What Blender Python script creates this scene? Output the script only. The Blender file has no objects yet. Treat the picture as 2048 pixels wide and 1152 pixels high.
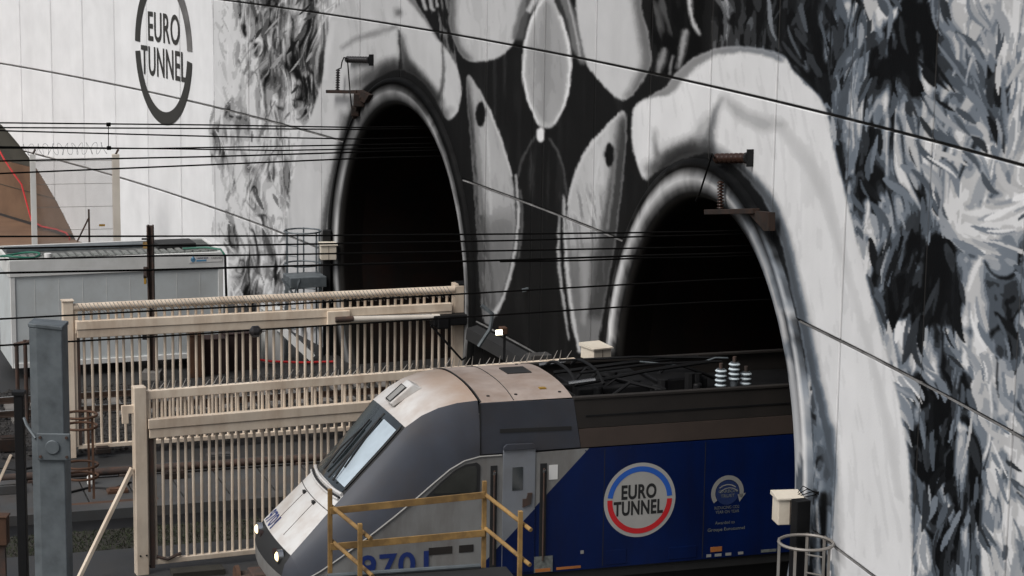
import bpy, bmesh, math, random
import numpy as np
from mathutils import Vector, Matrix

random.seed(7)
R = math.radians
SC = bpy.context.scene
COL = SC.collection

# ------------------------------------------------------------------ camera
CAM_H, F_PX, PITCH, ROLL = 12.85, 4362.39, 0.176189, 0.0140741
cd = bpy.data.cameras.new('camera'); cam = bpy.data.objects.new('camera', cd); COL.objects.link(cam)
cd.sensor_width = 36.0; cd.lens = 36.0 * F_PX / 2048.0; cd.clip_start = 0.5; cd.clip_end = 1500
cam.matrix_world = Matrix.Translation((0, 0, CAM_H)) @ Matrix.Rotation(math.pi/2 - PITCH, 4, 'X') @ Matrix.Rotation(ROLL, 4, 'Z')
SC.camera = cam

# ------------------------------------------------------------------ world, sun, exposure
SUN_TO = Vector((-0.58, -0.50, 0.95)).normalized()
w = bpy.data.worlds.new('World'); SC.world = w; w.use_nodes = True
nt = w.node_tree; nt.nodes.clear()
sky = nt.nodes.new('ShaderNodeTexSky'); sky.sky_type = 'NISHITA'; sky.sun_disc = False
sky.sun_elevation = math.asin(SUN_TO.z); sky.sun_rotation = math.atan2(SUN_TO.x, SUN_TO.y)
sky.air_density = 1.0; sky.dust_density = 4.0; sky.ozone_density = 1.0
hs = nt.nodes.new('ShaderNodeHueSaturation'); hs.inputs['Saturation'].default_value = 0.48
bg = nt.nodes.new('ShaderNodeBackground'); bg.inputs['Strength'].default_value = 0.066
wo = nt.nodes.new('ShaderNodeOutputWorld')
nt.links.new(sky.outputs[0], hs.inputs['Color']); nt.links.new(hs.outputs[0], bg.inputs[0]); nt.links.new(bg.outputs[0], wo.inputs[0])
sd = bpy.data.lights.new('sun', 'SUN'); sd.energy = 1.45; sd.angle = R(34); sd.color = (1.0, 0.99, 0.975)
sun = bpy.data.objects.new('sun', sd); COL.objects.link(sun)
sun.rotation_euler = (-SUN_TO).to_track_quat('-Z', 'Y').to_euler(); sun.location = (-40, -30, 60)
SC.view_settings.view_transform = 'Standard'; SC.view_settings.look = 'None'
SC.view_settings.gamma = 1.0; SC.view_settings.exposure = 0.68
SC.view_settings.use_curve_mapping = False
SC.cycles.max_bounces = 6; SC.cycles.diffuse_bounces = 3; SC.cycles.glossy_bounces = 3

# ------------------------------------------------------------------ survey helpers
# A sight line through a point of the photograph, cut with a real surface of the place.
def ray(px, py):
    u = px - 1024.0; v = py - 576.0
    cr, sr = math.cos(ROLL), math.sin(ROLL)
    X = (u*cr + v*sr)/F_PX; Y = (-u*sr + v*cr)/F_PX
    c, s = math.cos(PITCH), math.sin(PITCH)
    return X, c - Y*s, -s - Y*c
def at_z(px, py, z):
    d = ray(px, py); k = (z-CAM_H)/d[2]; return Vector((d[0]*k, d[1]*k, z))
def at_y(px, py, y):
    d = ray(px, py); k = y/d[1]; return Vector((d[0]*k, y, CAM_H + d[2]*k))
def project(x, y, z):
    h = z - CAM_H; c, s = math.cos(PITCH), math.sin(PITCH)
    d = y*c - h*s; u = y*s + h*c; X = x/d*F_PX; Y = -u/d*F_PX
    cr, sr = math.cos(ROLL), math.sin(ROLL)
    return 1024 + X*cr - Y*sr, 576 + X*sr + Y*cr
class Frame:
    """upright frame: origin o on the plan, u along ang, v to its left (away), z up"""
    def __init__(self, o, ang):
        self.o = Vector((o[0], o[1], 0)); self.U = Vector((math.cos(R(ang)), math.sin(R(ang)), 0)); self.V = Vector((-self.U.y, self.U.x, 0)); self.ang = R(ang)
    def P(self, u, v, z): return self.o + self.U*u + self.V*v + Vector((0, 0, z))
    def uz(self, px, py, v=0.0):
        d = Vector(ray(px, py)); o = self.o + self.V*v
        n = self.V; k = (n.x*o.x + n.y*o.y)/(n.x*d.x + n.y*d.y)
        q = Vector((d.x*k, d.y*k, 0)) - o
        return q.dot(self.U), CAM_H + d.z*k

# plan of the curved portal wall: arc length s (metres), heading polynomial
_S = np.linspace(-45, 45, 1801)
_t = _S/30.0
_TH = 1.15606427 + 0.187585451*_t + 0.00644978561*_t**2 + 0.00587744839*_t**3
_dx = np.cos(_TH); _dy = -np.sin(_TH); _ds = _S[1]-_S[0]
_X = np.concatenate([[0], np.cumsum((_dx[1:]+_dx[:-1])/2*_ds)]); _Y = np.concatenate([[0], np.cumsum((_dy[1:]+_dy[:-1])/2*_ds)])
_i0 = int(np.argmin(np.abs(_S))); _X = _X-_X[_i0]-2.9836554; _Y = _Y-_Y[_i0]+56.586697
def wall_xyz(s, z, n=0.0):
    s = np.asarray(s, float); th = np.interp(s, _S, _TH)
    x = np.interp(s, _S, _X) - np.sin(th)*n; y = np.interp(s, _S, _Y) - np.cos(th)*n
    return x, y, np.asarray(z, float) + 0*x
def WP(s, z, n=0.0):
    x, y, zz = wall_xyz(s, z, n); return Vector((float(x), float(y), float(zz)))
_RATIO = _X/_Y
def wall_sz(px, py):
    d = ray(px, py); s = float(np.interp(d[0]/d[1], _RATIO, _S)); y = float(np.interp(s, _S, _Y))
    return s, CAM_H + d[2]*y/d[1]
def wall_heading(s): return float(np.interp(s, _S, _TH))

def at_wall(px, py, n):
    """point on the sight line that stands n metres clear of the wall"""
    s, z = wall_sz(px, py); q = WP(s, z); d = (Vector((0, 0, CAM_H))-q).normalized(); th = wall_heading(s)
    return q + d*(n/abs(d.x*-math.sin(th) + d.y*-math.cos(th)))

# ------------------------------------------------------------------ mesh helpers
class MB:
    def __init__(self): self.v = []; self.f = []
    def add(self, vs, fs):
        b = len(self.v); self.v += [tuple(q) for q in vs]; self.f += [tuple(i+b for i in f) for f in fs]
    def hexa(self, q):  # 8 points: bottom loop 0-3, top loop 4-7
        self.add(q, [(3,2,1,0),(4,5,6,7),(0,1,5,4),(1,2,6,5),(2,3,7,6),(3,0,4,7)])
    def box(self, c, sx, sy, sz, ux=(1,0,0), uy=(0,1,0), uz=(0,0,1)):
        c = Vector(c); a = Vector(ux)*sx/2; b = Vector(uy)*sy/2; d = Vector(uz)*sz/2
        self.hexa([c-a-b-d, c+a-b-d, c+a+b-d, c-a+b-d, c-a-b+d, c+a-b+d, c+a+b+d, c-a+b+d])
    def bar(self, p, q, w, h, up=(0,0,1)):
        p = Vector(p); q = Vector(q); d = (q-p).normalized(); up = Vector(up)
        s = d.cross(up)
        if s.length < 1e-4: s = d.cross(Vector((0,1,0)))
        s.normalize(); t = s.cross(d).normalized()
        a = s*w/2; b = t*h/2
        self.hexa([p-a-b, p+a-b, p+a+b, p-a+b, q-a-b, q+a-b, q+a+b, q-a+b])
    def tube(self, pts, r, n=8, caps=True):
        pts = [Vector(p) for p in pts]; rs = r if isinstance(r, (list, tuple)) else [r]*len(pts)
        rings = []; prev = None
        for i, p in enumerate(pts):
            d = (pts[min(i+1, len(pts)-1)] - pts[max(i-1, 0)]).normalized()
            ref = Vector((0,0,1)) if abs(d.z) < 0.95 else Vector((1,0,0))
            a = d.cross(ref).normalized() if prev is None else (prev - d*prev.dot(d)).normalized()
            prev = a; b = d.cross(a)
            rings.append([p + (a*math.cos(2*math.pi*k/n) + b*math.sin(2*math.pi*k/n))*rs[i] for k in range(n)])
        vs = [q for r_ in rings for q in r_]; fs = []
        for i in range(len(pts)-1):
            for k in range(n):
                k2 = (k+1) % n; fs.append((i*n+k, i*n+k2, (i+1)*n+k2, (i+1)*n+k))
        if caps: fs.append(tuple(reversed(range(n)))); fs.append(tuple(range((len(pts)-1)*n, len(pts)*n)))
        self.add(vs, fs)
    def prism(self, poly, ext):
        n = len(poly); e = Vector(ext); vs = [Vector(p) for p in poly]; vs += [p+e for p in vs]
        self.add(vs, [tuple(range(n)), tuple(reversed(range(n, 2*n)))] + [((i+1) % n, i, n+i, n+(i+1) % n) for i in range(n)])
    def grid(self, rows, close=False):
        m = len(rows); n = len(rows[0]); vs = [q for r_ in rows for q in r_]; fs = []
        for i in range(m-1):
            for j in range(n-1): fs.append((i*n+j, i*n+j+1, (i+1)*n+j+1, (i+1)*n+j))
            if close: fs.append((i*n+n-1, i*n, (i+1)*n, (i+1)*n+n-1))
        self.add(vs, fs)
    def build(self, name, mat, parent=None, smooth=False, bevel=0, loc=None):
        base = Vector(loc) if loc is not None else (parent.matrix_world.translation if False else Vector((0,0,0)))
        if parent is not None: base = abs_loc(parent)
        me = bpy.data.meshes.new(name)
        v = np.array(self.v, dtype=float) - np.array(base)
        me.from_pydata(v.tolist(), [], self.f); me.validate(); me.materials.append(mat)
        if smooth:
            me.polygons.foreach_set('use_smooth', [True]*len(me.polygons))
            me.set_sharp_from_angle(angle=R(38))
        o = bpy.data.objects.new(name, me); COL.objects.link(o)
        if parent is not None: o.parent = parent; o['base'] = tuple(base)
        else: o.location = base; o['base'] = tuple(base)
        fix_normals(me)
        if bevel:
            b = o.modifiers.new('bevel', 'BEVEL'); b.width = bevel; b.segments = 2; b.limit_method = 'ANGLE'
        return o
def fix_normals(me):
    bm = bmesh.new(); bm.from_mesh(me); bmesh.ops.recalc_face_normals(bm, faces=bm.faces); bm.to_mesh(me); bm.free()
def abs_loc(o):
    l = Vector(o.location); p = o.parent
    while p is not None: l = l + Vector(p.location); p = p.parent
    return l
def empty(name, loc, label, cat, group=None, kind=None):
    o = bpy.data.objects.new(name, None); o.empty_display_size = 0.3; COL.objects.link(o); o.location = loc
    return tag(o, label, cat, group, kind)
def tag(o, label=None, cat=None, group=None, kind=None):
    if label: o['label'] = label
    if cat: o['category'] = cat
    if group: o['group'] = group
    if kind: o['kind'] = kind
    return o
def shared(src, parent, offset):
    c = src.copy(); COL.objects.link(c); c.parent = parent; c.location = offset; return c
def text2d(body, bold=0.0, spacing=1.0):
    cu = bpy.data.curves.new('lettering', 'FONT'); cu.body = body; cu.size = 1; cu.offset = bold; cu.resolution_u = 4; cu.space_character = spacing
    cu.align_x = 'CENTER'
    o = bpy.data.objects.new('lettering', cu); COL.objects.link(o)
    dg = bpy.context.evaluated_depsgraph_get(); dg.update()
    me = bpy.data.meshes.new_from_object(o.evaluated_get(dg))
    v = np.array([q.co[:2] for q in me.vertices]); f = [tuple(p.vertices) for p in me.polygons]
    bpy.data.objects.remove(o); bpy.data.curves.remove(cu); bpy.data.meshes.remove(me)
    lo, hi = v.min(0), v.max(0); v = (v-lo)/(hi-lo)     # unit box
    return v, f

# ------------------------------------------------------------------ materials
def mat(name, col, rough=0.6, metal=0.0, var=0.12, scale=2.0, dirt=None, dirt_amt=0.0, dirt_scale=1.2, streak=1.0, bump=0.0, bump_scale=40.0, spec=0.5, coat=0.0, objvar=0.0):
    m = bpy.data.materials.new(name); m.use_nodes = True; n = m.node_tree; L = n.links; n.nodes.clear()
    out = n.nodes.new('ShaderNodeOutputMaterial'); b = n.nodes.new('ShaderNodeBsdfPrincipled'); L.new(b.outputs[0], out.inputs[0])
    tc = n.nodes.new('ShaderNodeTexCoord')
    nz = n.nodes.new('ShaderNodeTexNoise'); nz.inputs['Scale'].default_value = scale; nz.inputs['Detail'].default_value = 6; L.new(tc.outputs['Object'], nz.inputs['Vector'])
    rp = n.nodes.new('ShaderNodeMapRange'); rp.inputs[1].default_value = 0.3; rp.inputs[2].default_value = 0.7; rp.inputs[3].default_value = 1-var; rp.inputs[4].default_value = 1+var
    L.new(nz.outputs[0], rp.inputs[0])
    mx = n.nodes.new('ShaderNodeMix'); mx.data_type = 'RGBA'; mx.blend_type = 'MULTIPLY'; mx.inputs[0].default_value = 1.0
    mx.inputs[6].default_value = (*col, 1); L.new(rp.outputs[0], mx.inputs[7]); res = mx.outputs[2]
    if dirt is not None:
        mp = n.nodes.new('ShaderNodeMapping'); mp.inputs['Scale'].default_value = (1, 1, streak); L.new(tc.outputs['Object'], mp.inputs[0])
        n2 = n.nodes.new('ShaderNodeTexNoise'); n2.inputs['Scale'].default_value = dirt_scale; n2.inputs['Detail'].default_value = 8; n2.inputs['Roughness'].default_value = 0.65; L.new(mp.outputs[0], n2.inputs['Vector'])
        r2 = n.nodes.new('ShaderNodeMapRange'); r2.inputs[1].default_value = 0.42; r2.inputs[2].default_value = 0.72; r2.inputs[3].default_value = 0; r2.inputs[4].default_value = dirt_amt; L.new(n2.outputs[0], r2.inputs[0])
        m2 = n.nodes.new('ShaderNodeMix'); m2.data_type = 'RGBA'; L.new(r2.outputs[0], m2.inputs[0]); L.new(res, m2.inputs[6]); m2.inputs[7].default_value = (*dirt, 1); res = m2.outputs[2]
    oi = n.nodes.new('ShaderNodeObjectInfo'); om = n.nodes.new('ShaderNodeMapRange'); om.inputs[3].default_value = 1-objvar; om.inputs[4].default_value = 1+objvar*.5; L.new(oi.outputs['Random'], om.inputs[0])
    mo = n.nodes.new('ShaderNodeMix'); mo.data_type = 'RGBA'; mo.blend_type = 'MULTIPLY'; mo.inputs[0].default_value = 1.0; L.new(res, mo.inputs[6]); L.new(om.outputs[0], mo.inputs[7]); res = mo.outputs[2]
    L.new(res, b.inputs['Base Color'])
    b.inputs['Roughness'].default_value = rough; b.inputs['Metallic'].default_value = metal; b.inputs['Specular IOR Level'].default_value = spec; b.inputs['Coat Weight'].default_value = coat
    if bump:
        n3 = n.nodes.new('ShaderNodeTexNoise'); n3.inputs['Scale'].default_value = bump_scale; n3.inputs['Detail'].default_value = 4; L.new(tc.outputs['Object'], n3.inputs['Vector'])
        bp = n.nodes.new('ShaderNodeBump'); bp.inputs['Strength'].default_value = bump; bp.inputs['Distance'].default_value = 0.02; L.new(n3.outputs[0], bp.inputs['Height']); L.new(bp.outputs[0], b.inputs['Normal'])
    return m
def lamp_mat(name, col, s):
    m = bpy.data.materials.new(name); m.use_nodes = True; n = m.node_tree; n.nodes.clear()
    e = n.nodes.new('ShaderNodeEmission'); e.inputs[0].default_value = (*col, 1); e.inputs[1].default_value = s
    o = n.nodes.new('ShaderNodeOutputMaterial'); n.links.new(e.outputs[0], o.inputs[0]); return m

M = {}
M['asphalt'] = mat('asphalt', (0.014, 0.014, 0.0145), 0.65, var=0.3, scale=0.6, dirt=(0.02, 0.018, 0.015), dirt_amt=0.7, bump=0.4)
M['walkway'] = mat('walkway_concrete', (0.023, 0.024, 0.026), 0.6, var=0.25, scale=0.8, dirt=(0.03, 0.027, 0.022), dirt_amt=0.7, bump=0.3)
M['slab'] = mat('slab_concrete', (0.048, 0.050, 0.051), 0.65, var=0.3, scale=0.9, dirt=(0.05, 0.035, 0.025), dirt_amt=0.7, bump=0.3)
M['ballast'] = mat('ballast', (0.018, 0.016, 0.015), 0.9, var=0.5, scale=9, bump=0.8, bump_scale=14)
M['stone'] = mat('ballast_stone', (0.024, 0.022, 0.020), 0.9, var=0.5, scale=3)
M['grass'] = mat('grass', (0.015, 0.022, 0.006), 0.9, var=0.5, scale=5)
M['soil'] = mat('soil', (0.02, 0.018, 0.013), 0.95, var=0.4, scale=2, bump=0.5)
M['rail'] = mat('rail_steel', (0.16, 0.12, 0.10), 0.4, 0.8, dirt=(0.10, 0.045, 0.025), dirt_amt=0.9)
M['rail_top'] = mat('rail_head', (0.55, 0.55, 0.55), 0.22, 1.0)
M['sleeper'] = mat('sleeper', (0.13, 0.12, 0.11), 0.85, var=0.3)
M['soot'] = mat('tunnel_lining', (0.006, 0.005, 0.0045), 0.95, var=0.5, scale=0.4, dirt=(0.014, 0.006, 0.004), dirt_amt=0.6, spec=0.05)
M['black'] = mat('black_steel', (0.006, 0.006, 0.0065), 0.6, 0.0, var=0.3, spec=0.25)
M['wire'] = mat('wire', (0.0022, 0.002, 0.0018), 0.9, 0.0, spec=0.1)
M['cream'] = mat('cream_paint', (0.72, 0.61, 0.485), 0.5, var=0.1, scale=1.5, dirt=(0.36, 0.23, 0.14), dirt_amt=0.55, dirt_scale=2.4, streak=0.35, objvar=0.16)
M['cream_box'] = mat('cream_box_paint', (0.66, 0.60, 0.50), 0.5, var=0.08, dirt=(0.25, 0.16, 0.09), dirt_amt=0.35)
M['galv'] = mat('galvanised_steel', (0.105, 0.120, 0.128), 0.55, 0.3, var=0.25, scale=5, dirt=(0.17, 0.19, 0.20), dirt_amt=0.55, dirt_scale=3.5)
M['galv_light'] = mat('galvanised_light', (0.22, 0.21, 0.195), 0.5, 0.2, var=0.15, dirt=(0.18, 0.13, 0.09), dirt_amt=0.5)
M['rusty'] = mat('rusty_steel', (0.042, 0.031, 0.026), 0.8, 0.0, var=0.3, dirt=(0.085, 0.034, 0.017), dirt_amt=0.7, dirt_scale=4)
M['iron'] = mat('dark_iron', (0.020, 0.016, 0.014), 0.8, var=0.3, dirt=(0.05, 0.022, 0.012), dirt_amt=0.6, dirt_scale=5, spec=0.2)
M['rust_orange'] = mat('rust_orange', (0.075, 0.034, 0.016), 0.85, 0.0, var=0.35, dirt=(0.045, 0.022, 0.013), dirt_amt=0.8, dirt_scale=5)
M['timber'] = mat('yellow_timber', (0.26, 0.155, 0.050), 0.65, var=0.3, scale=3, dirt=(0.075, 0.04, 0.018), dirt_amt=0.75, dirt_scale=4)
M['cabin'] = mat('cabin_sheet', (0.52, 0.55, 0.55), 0.5, var=0.06, scale=0.7, dirt=(0.36, 0.36, 0.34), dirt_amt=0.5)
M['cabin_trim'] = mat('cabin_trim', (0.66, 0.66, 0.64), 0.5, var=0.06, dirt=(0.4, 0.4, 0.36), dirt_amt=0.4)
M['roofing'] = mat('roof_felt', (0.10, 0.105, 0.10), 0.85, var=0.4, scale=3, dirt=(0.03, 0.03, 0.03), dirt_amt=0.7)
M['slate'] = mat('roof_strip', (0.20, 0.20, 0.19), 0.8, var=0.35, scale=4, dirt=(0.06, 0.09, 0.07), dirt_amt=0.6)
M['green'] = mat('green_hose', (0.010, 0.12, 0.075), 0.5, var=0.2)
M['red'] = mat('red_hose', (0.42, 0.02, 0.02), 0.5, var=0.25)
M['redbox'] = mat('red_brown_box', (0.022, 0.009, 0.007), 0.8, var=0.4)
M['brown'] = mat('brown_door', (0.155, 0.088, 0.05), 0.7, var=0.15, scale=0.5, dirt=(0.085, 0.045, 0.025), dirt_amt=0.7, dirt_scale=0.8)
M['olive'] = mat('dark_olive_sheet', (0.045, 0.042, 0.032), 0.8, var=0.2, scale=0.6)
M['postwhite'] = mat('white_post', (0.66, 0.65, 0.62), 0.55, var=0.08, dirt=(0.4, 0.34, 0.27), dirt_amt=0.5, streak=0.2)
M['postcream'] = mat('pale_cream_post', (0.62, 0.57, 0.50), 0.55, var=0.08, dirt=(0.4, 0.34, 0.27), dirt_amt=0.4, streak=0.2)
M['meshwire'] = mat('mesh_wire', (0.26, 0.24, 0.22), 0.6, 0.0)
M['yellow'] = mat('yellow_sign', (0.30, 0.17, 0.02), 0.5, var=0.15)
M['strip'] = mat('joint_strip', (0.20, 0.195, 0.19), 0.6, var=0.5, scale=1.5, dirt=(0.03, 0.028, 0.025), dirt_amt=0.9, dirt_scale=3)
M['joint'] = mat('wall_backing', (0.03, 0.028, 0.026), 0.9, var=0.3)
M['logo_dark'] = mat('logo_dark_grey', (0.032, 0.031, 0.028), 0.6, var=0.1)
M['logo_mid'] = mat('logo_mid_grey', (0.16, 0.155, 0.15), 0.6, var=0.5, scale=0.6)
M['porcelain'] = mat('brown_porcelain', (0.024, 0.010, 0.006), 0.35, var=0.3, spec=0.3)
M['porcelain_black'] = mat('black_porcelain', (0.014, 0.012, 0.012), 0.3, var=0.2)
# locomotive
M['nose_white'] = mat('nose_white', (0.60, 0.59, 0.57), 0.35, var=0.06, scale=2, dirt=(0.30, 0.20, 0.13), dirt_amt=0.5, dirt_scale=1.6, coat=0.1)
M['roof_tan'] = mat('roof_grime', (0.42, 0.33, 0.28), 0.5, var=0.12, scale=2, dirt=(0.24, 0.13, 0.08), dirt_amt=0.8, dirt_scale=1.3)
M['roof_grey'] = mat('roof_panel_grey', (0.34, 0.28, 0.245), 0.55, var=0.15, scale=2, dirt=(0.19, 0.125, 0.085), dirt_amt=0.75)
M['slate_grey'] = mat('slate_grey_paint', (0.046, 0.051, 0.064), 0.45, var=0.12, scale=1.5, dirt=(0.052, 0.043, 0.038), dirt_amt=0.5, spec=0.25)
M['light_grey'] = mat('light_grey_paint', (0.21, 0.21, 0.203), 0.45, var=0.08, scale=1.5, dirt=(0.09, 0.072, 0.06), dirt_amt=0.6, dirt_scale=2.2, streak=0.35, spec=0.25)
M['door_grey'] = mat('door_grey_paint', (0.175, 0.187, 0.205), 0.45, var=0.08, dirt=(0.12, 0.11, 0.10), dirt_amt=0.4)
M['blue'] = mat('blue_paint', (0.0012, 0.0095, 0.060), 0.42, var=0.15, scale=1.0, dirt=(0.004, 0.006, 0.026), dirt_amt=0.6, dirt_scale=2.5, streak=0.25, spec=0.25)
M['cover_brown'] = mat('equipment_cover', (0.013, 0.010, 0.008), 0.75, var=0.25, scale=1.5)
M['band_brown'] = mat('grimy_band', (0.046, 0.032, 0.025), 0.75, var=0.2, scale=1.2)
M['glass'] = mat('dark_glass', (0.012, 0.016, 0.017), 0.07, var=0.2, spec=0.9)
M['glass_pale'] = mat('grey_glass', (0.035, 0.036, 0.032), 0.1, var=0.3, scale=2)
M['glass_reflection'] = mat('pale_sky_reflection', (0.42, 0.49, 0.54), 0.25, var=0.12, scale=3, dirt=(0.35, 0.42, 0.46), dirt_amt=0.6, coat=0.5)  # bright sky reflection of the windscreen, put into the colour
M['rubber'] = mat('rubber', (0.012, 0.012, 0.012), 0.7, var=0.2)
M['chrome'] = mat('bright_steel', (0.6, 0.6, 0.6), 0.25, 1.0)
M['sign_white'] = mat('sign_white', (0.66, 0.65, 0.63), 0.5, var=0.05)
M['sign_red'] = mat('sign_red', (0.50, 0.015, 0.02), 0.5, var=0.05)
M['sign_blue'] = mat('sign_blue', (0.02, 0.10, 0.42), 0.5, var=0.05)
M['num_blue'] = mat('number_blue', (0.008, 0.024, 0.13), 0.5, var=0.05)
M['sign_grey'] = mat('sign_grey', (0.25, 0.245, 0.23), 0.5, var=0.05)
M['emblem_white'] = mat('emblem_white', (0.36, 0.35, 0.33), 0.5, var=0.06, scale=3)
M['faint'] = mat('faint_lettering', (0.13, 0.14, 0.13), 0.6, var=0.3, scale=20)
M['orange'] = mat('orange_label', (0.34, 0.12, 0.03), 0.6, var=0.2)
M['ins_dark'] = mat('insulator_shed', (0.09, 0.10, 0.11), 0.3)
M['ins_white'] = mat('insulator_rim', (0.46, 0.52, 0.55), 0.3)
M['sky_blue'] = mat('sign_sky_blue', (0.10, 0.26, 0.42), 0.5)
M['navy'] = mat('sign_navy', (0.015, 0.03, 0.10), 0.5)
M['wall_blue'] = mat('blue_base_paint', (0.01, 0.05, 0.28), 0.6)

def fairing_mat(U):
    m = M['nose_white'].copy(); m.name = 'grimy_fairing'; n = m.node_tree; L = n.links
    b = [q for q in n.nodes if q.type == 'BSDF_PRINCIPLED'][0]; src = b.inputs['Base Color'].links[0].from_socket; tc = [q for q in n.nodes if q.type == 'TEX_COORD'][0]
    vm = n.nodes.new('ShaderNodeVectorMath'); vm.operation = 'DOT_PRODUCT'; vm.inputs[1].default_value = (U.x, U.y, 0.35); L.new(tc.outputs['Object'], vm.inputs[0])
    nz = n.nodes.new('ShaderNodeTexNoise'); nz.inputs['Scale'].default_value = 1.4; nz.inputs['Detail'].default_value = 5; L.new(tc.outputs['Object'], nz.inputs['Vector'])
    ad = n.nodes.new('ShaderNodeMath'); ad.operation = 'MULTIPLY_ADD'; L.new(nz.outputs[0], ad.inputs[0]); ad.inputs[1].default_value = 1.3; L.new(vm.outputs['Value'], ad.inputs[2])
    mr = n.nodes.new('ShaderNodeMapRange'); mr.inputs[1].default_value = -0.55; mr.inputs[2].default_value = 0.35; mr.inputs[3].default_value = 0.08; mr.inputs[4].default_value = 0.82; L.new(ad.outputs[0], mr.inputs[0])
    mx = n.nodes.new('ShaderNodeMix'); mx.data_type = 'RGBA'; L.new(mr.outputs[0], mx.inputs[0]); L.new(src, mx.inputs[6]); mx.inputs[7].default_value = (0.33, 0.22, 0.15, 1); L.new(mx.outputs[2], b.inputs['Base Color'])
    return m

# ================================================================== the painted portal wall
# The mural is paint on the wall panels: it is laid out in wall coordinates (s along the wall, z up) and stored per panel vertex.
CS0, CS1, CZ0, CZ1, CDS, CDZ = -44.0, 41.0, -0.4, 14.4, 0.034, 0.0145
CW, CH = int((CS1-CS0)/CDS), int((CZ1-CZ0)/CDZ)
gs = CS0 + (np.arange(CW)+0.5)*CDS; gz = CZ0 + (np.arange(CH)+0.5)*CDZ
GS, GZ = np.meshgrid(gs, gz)
def _hash(ix, iy, seed):
    h = (ix.astype(np.int64)*374761393 + iy.astype(np.int64)*668265263 + seed*1442695041) & 0xFFFFFFFF
    h = ((h ^ (h >> 13))*1274126177) & 0xFFFFFFFF
    return ((h ^ (h >> 16)) & 0xFFFF)/65535.0
def vnoise(x, y, seed):
    ix = np.floor(x); iy = np.floor(y); fx = x-ix; fy = y-iy
    fx = fx*fx*(3-2*fx); fy = fy*fy*(3-2*fy)
    a = _hash(ix, iy, seed); b = _hash(ix+1, iy, seed); c = _hash(ix, iy+1, seed); d = _hash(ix+1, iy+1, seed)
    return (a*(1-fx)+b*fx)*(1-fy) + (c*(1-fx)+d*fx)*fy
def fbm(x, y, seed, o=3):
    r = 0; a = 0.5; t = 0
    for k in range(o): r = r + a*vnoise(x*2**k, y*2**k, seed+k*17); t += a; a *= 0.55
    return r/t
def blur1(a, n, ax):
    if n < 1: return a
    k = 2*n+1; pad = [(0, 0), (0, 0)]; pad[ax] = (n+1, n); c = np.cumsum(np.pad(a, pad, mode='edge'), axis=ax)
    if ax == 1: return (c[:, k:]-c[:, :-k])/k
    return (c[k:]-c[:-k])/k
def blur(a, fpx):
    ns = int(round(fpx/33/CDS/2)); nz_ = int(round(fpx/92/CDZ/2))
    for _ in range(2): a = blur1(blur1(a, ns, 1), nz_, 0)
    return a
def soft(m, sz, fpx):
    """blur a filled mask inside its own bounds only"""
    ms = int(fpx/33/CDS*2)+6; mz = int(fpx/92/CDZ*2)+6
    a = max(0, int((sz[:, 0].min()-CS0)/CDS)-ms); b = min(CW, int((sz[:, 0].max()-CS0)/CDS)+ms); c = max(0, int((sz[:, 1].min()-CZ0)/CDZ)-mz); d = min(CH, int((sz[:, 1].max()-CZ0)/CDZ)+mz)
    if b-a < 3 or d-c < 3: return m
    m[c:d, a:b] = blur(m[c:d, a:b], fpx); return m
def spline(pts, closed=True, sub=6):
    p = np.array(pts, float); n = len(p); out = []
    for i in range(n if closed else n-1):
        if closed: a, b, c, d = p[(i-1) % n], p[i], p[(i+1) % n], p[(i+2) % n]
        else: a, b, c, d = p[max(i-1, 0)], p[i], p[i+1], p[min(i+2, n-1)]
        for t in np.arange(sub)/sub:
            out.append(0.5*((2*b) + (c-a)*t + (2*a-5*b+4*c-d)*t*t + (3*b-a-3*c+d)*t**3))
    if not closed: out.append(p[-1])
    return np.array(out)
def to_wall(pts): return np.array([wall_sz(x, y) for x, y in pts])
def fill_mask(sz):
    m = np.zeros((CH, CW), np.float32); x = (sz[:, 0]-CS0)/CDS; y = (sz[:, 1]-CZ0)/CDZ
    x2 = np.roll(x, -1); y2 = np.roll(y, -1)
    for r in range(max(0, int(y.min())), min(CH, int(y.max())+2)):
        yc = r+0.5; hit = ((y <= yc) & (y2 > yc)) | ((y2 <= yc) & (y > yc))
        if not hit.any(): continue
        xs = np.sort(x[hit] + (yc-y[hit])/(y2[hit]-y[hit])*(x2[hit]-x[hit]))
        for a, b in zip(xs[::2], xs[1::2]):
            m[r, max(0, int(round(a))):max(0, min(CW, int(round(b))))] = 1
    return m
def area(pts, feather=2, smooth=True):
    q = to_wall(spline(pts) if smooth else pts); return soft(fill_mask(q), q, feather)
def line(pts, wpx, feather=2):
    """brush stroke: width in photograph pixels (a number, or one per point)"""
    c = spline(pts, False); n = len(c); ws = np.interp(np.linspace(0, 1, n), np.linspace(0, 1, len(pts)), wpx if isinstance(wpx, (list, tuple)) else [wpx]*len(pts))
    d = np.gradient(c, axis=0); d /= np.maximum(np.hypot(d[:, 0], d[:, 1])[:, None], 1e-6); nn = np.c_[-d[:, 1], d[:, 0]]
    q = to_wall(np.r_[c + nn*ws[:, None]/2, (c - nn*ws[:, None]/2)[::-1]]); return soft(fill_mask(q), q, feather if feather < 6 else 6+(feather-6)*.55)
G = np.full((CH, CW), 0.69, np.float32)       # paint reflectance
def put(mask, val): 
    global G
    G = G*(1-mask) + val*mask

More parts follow.
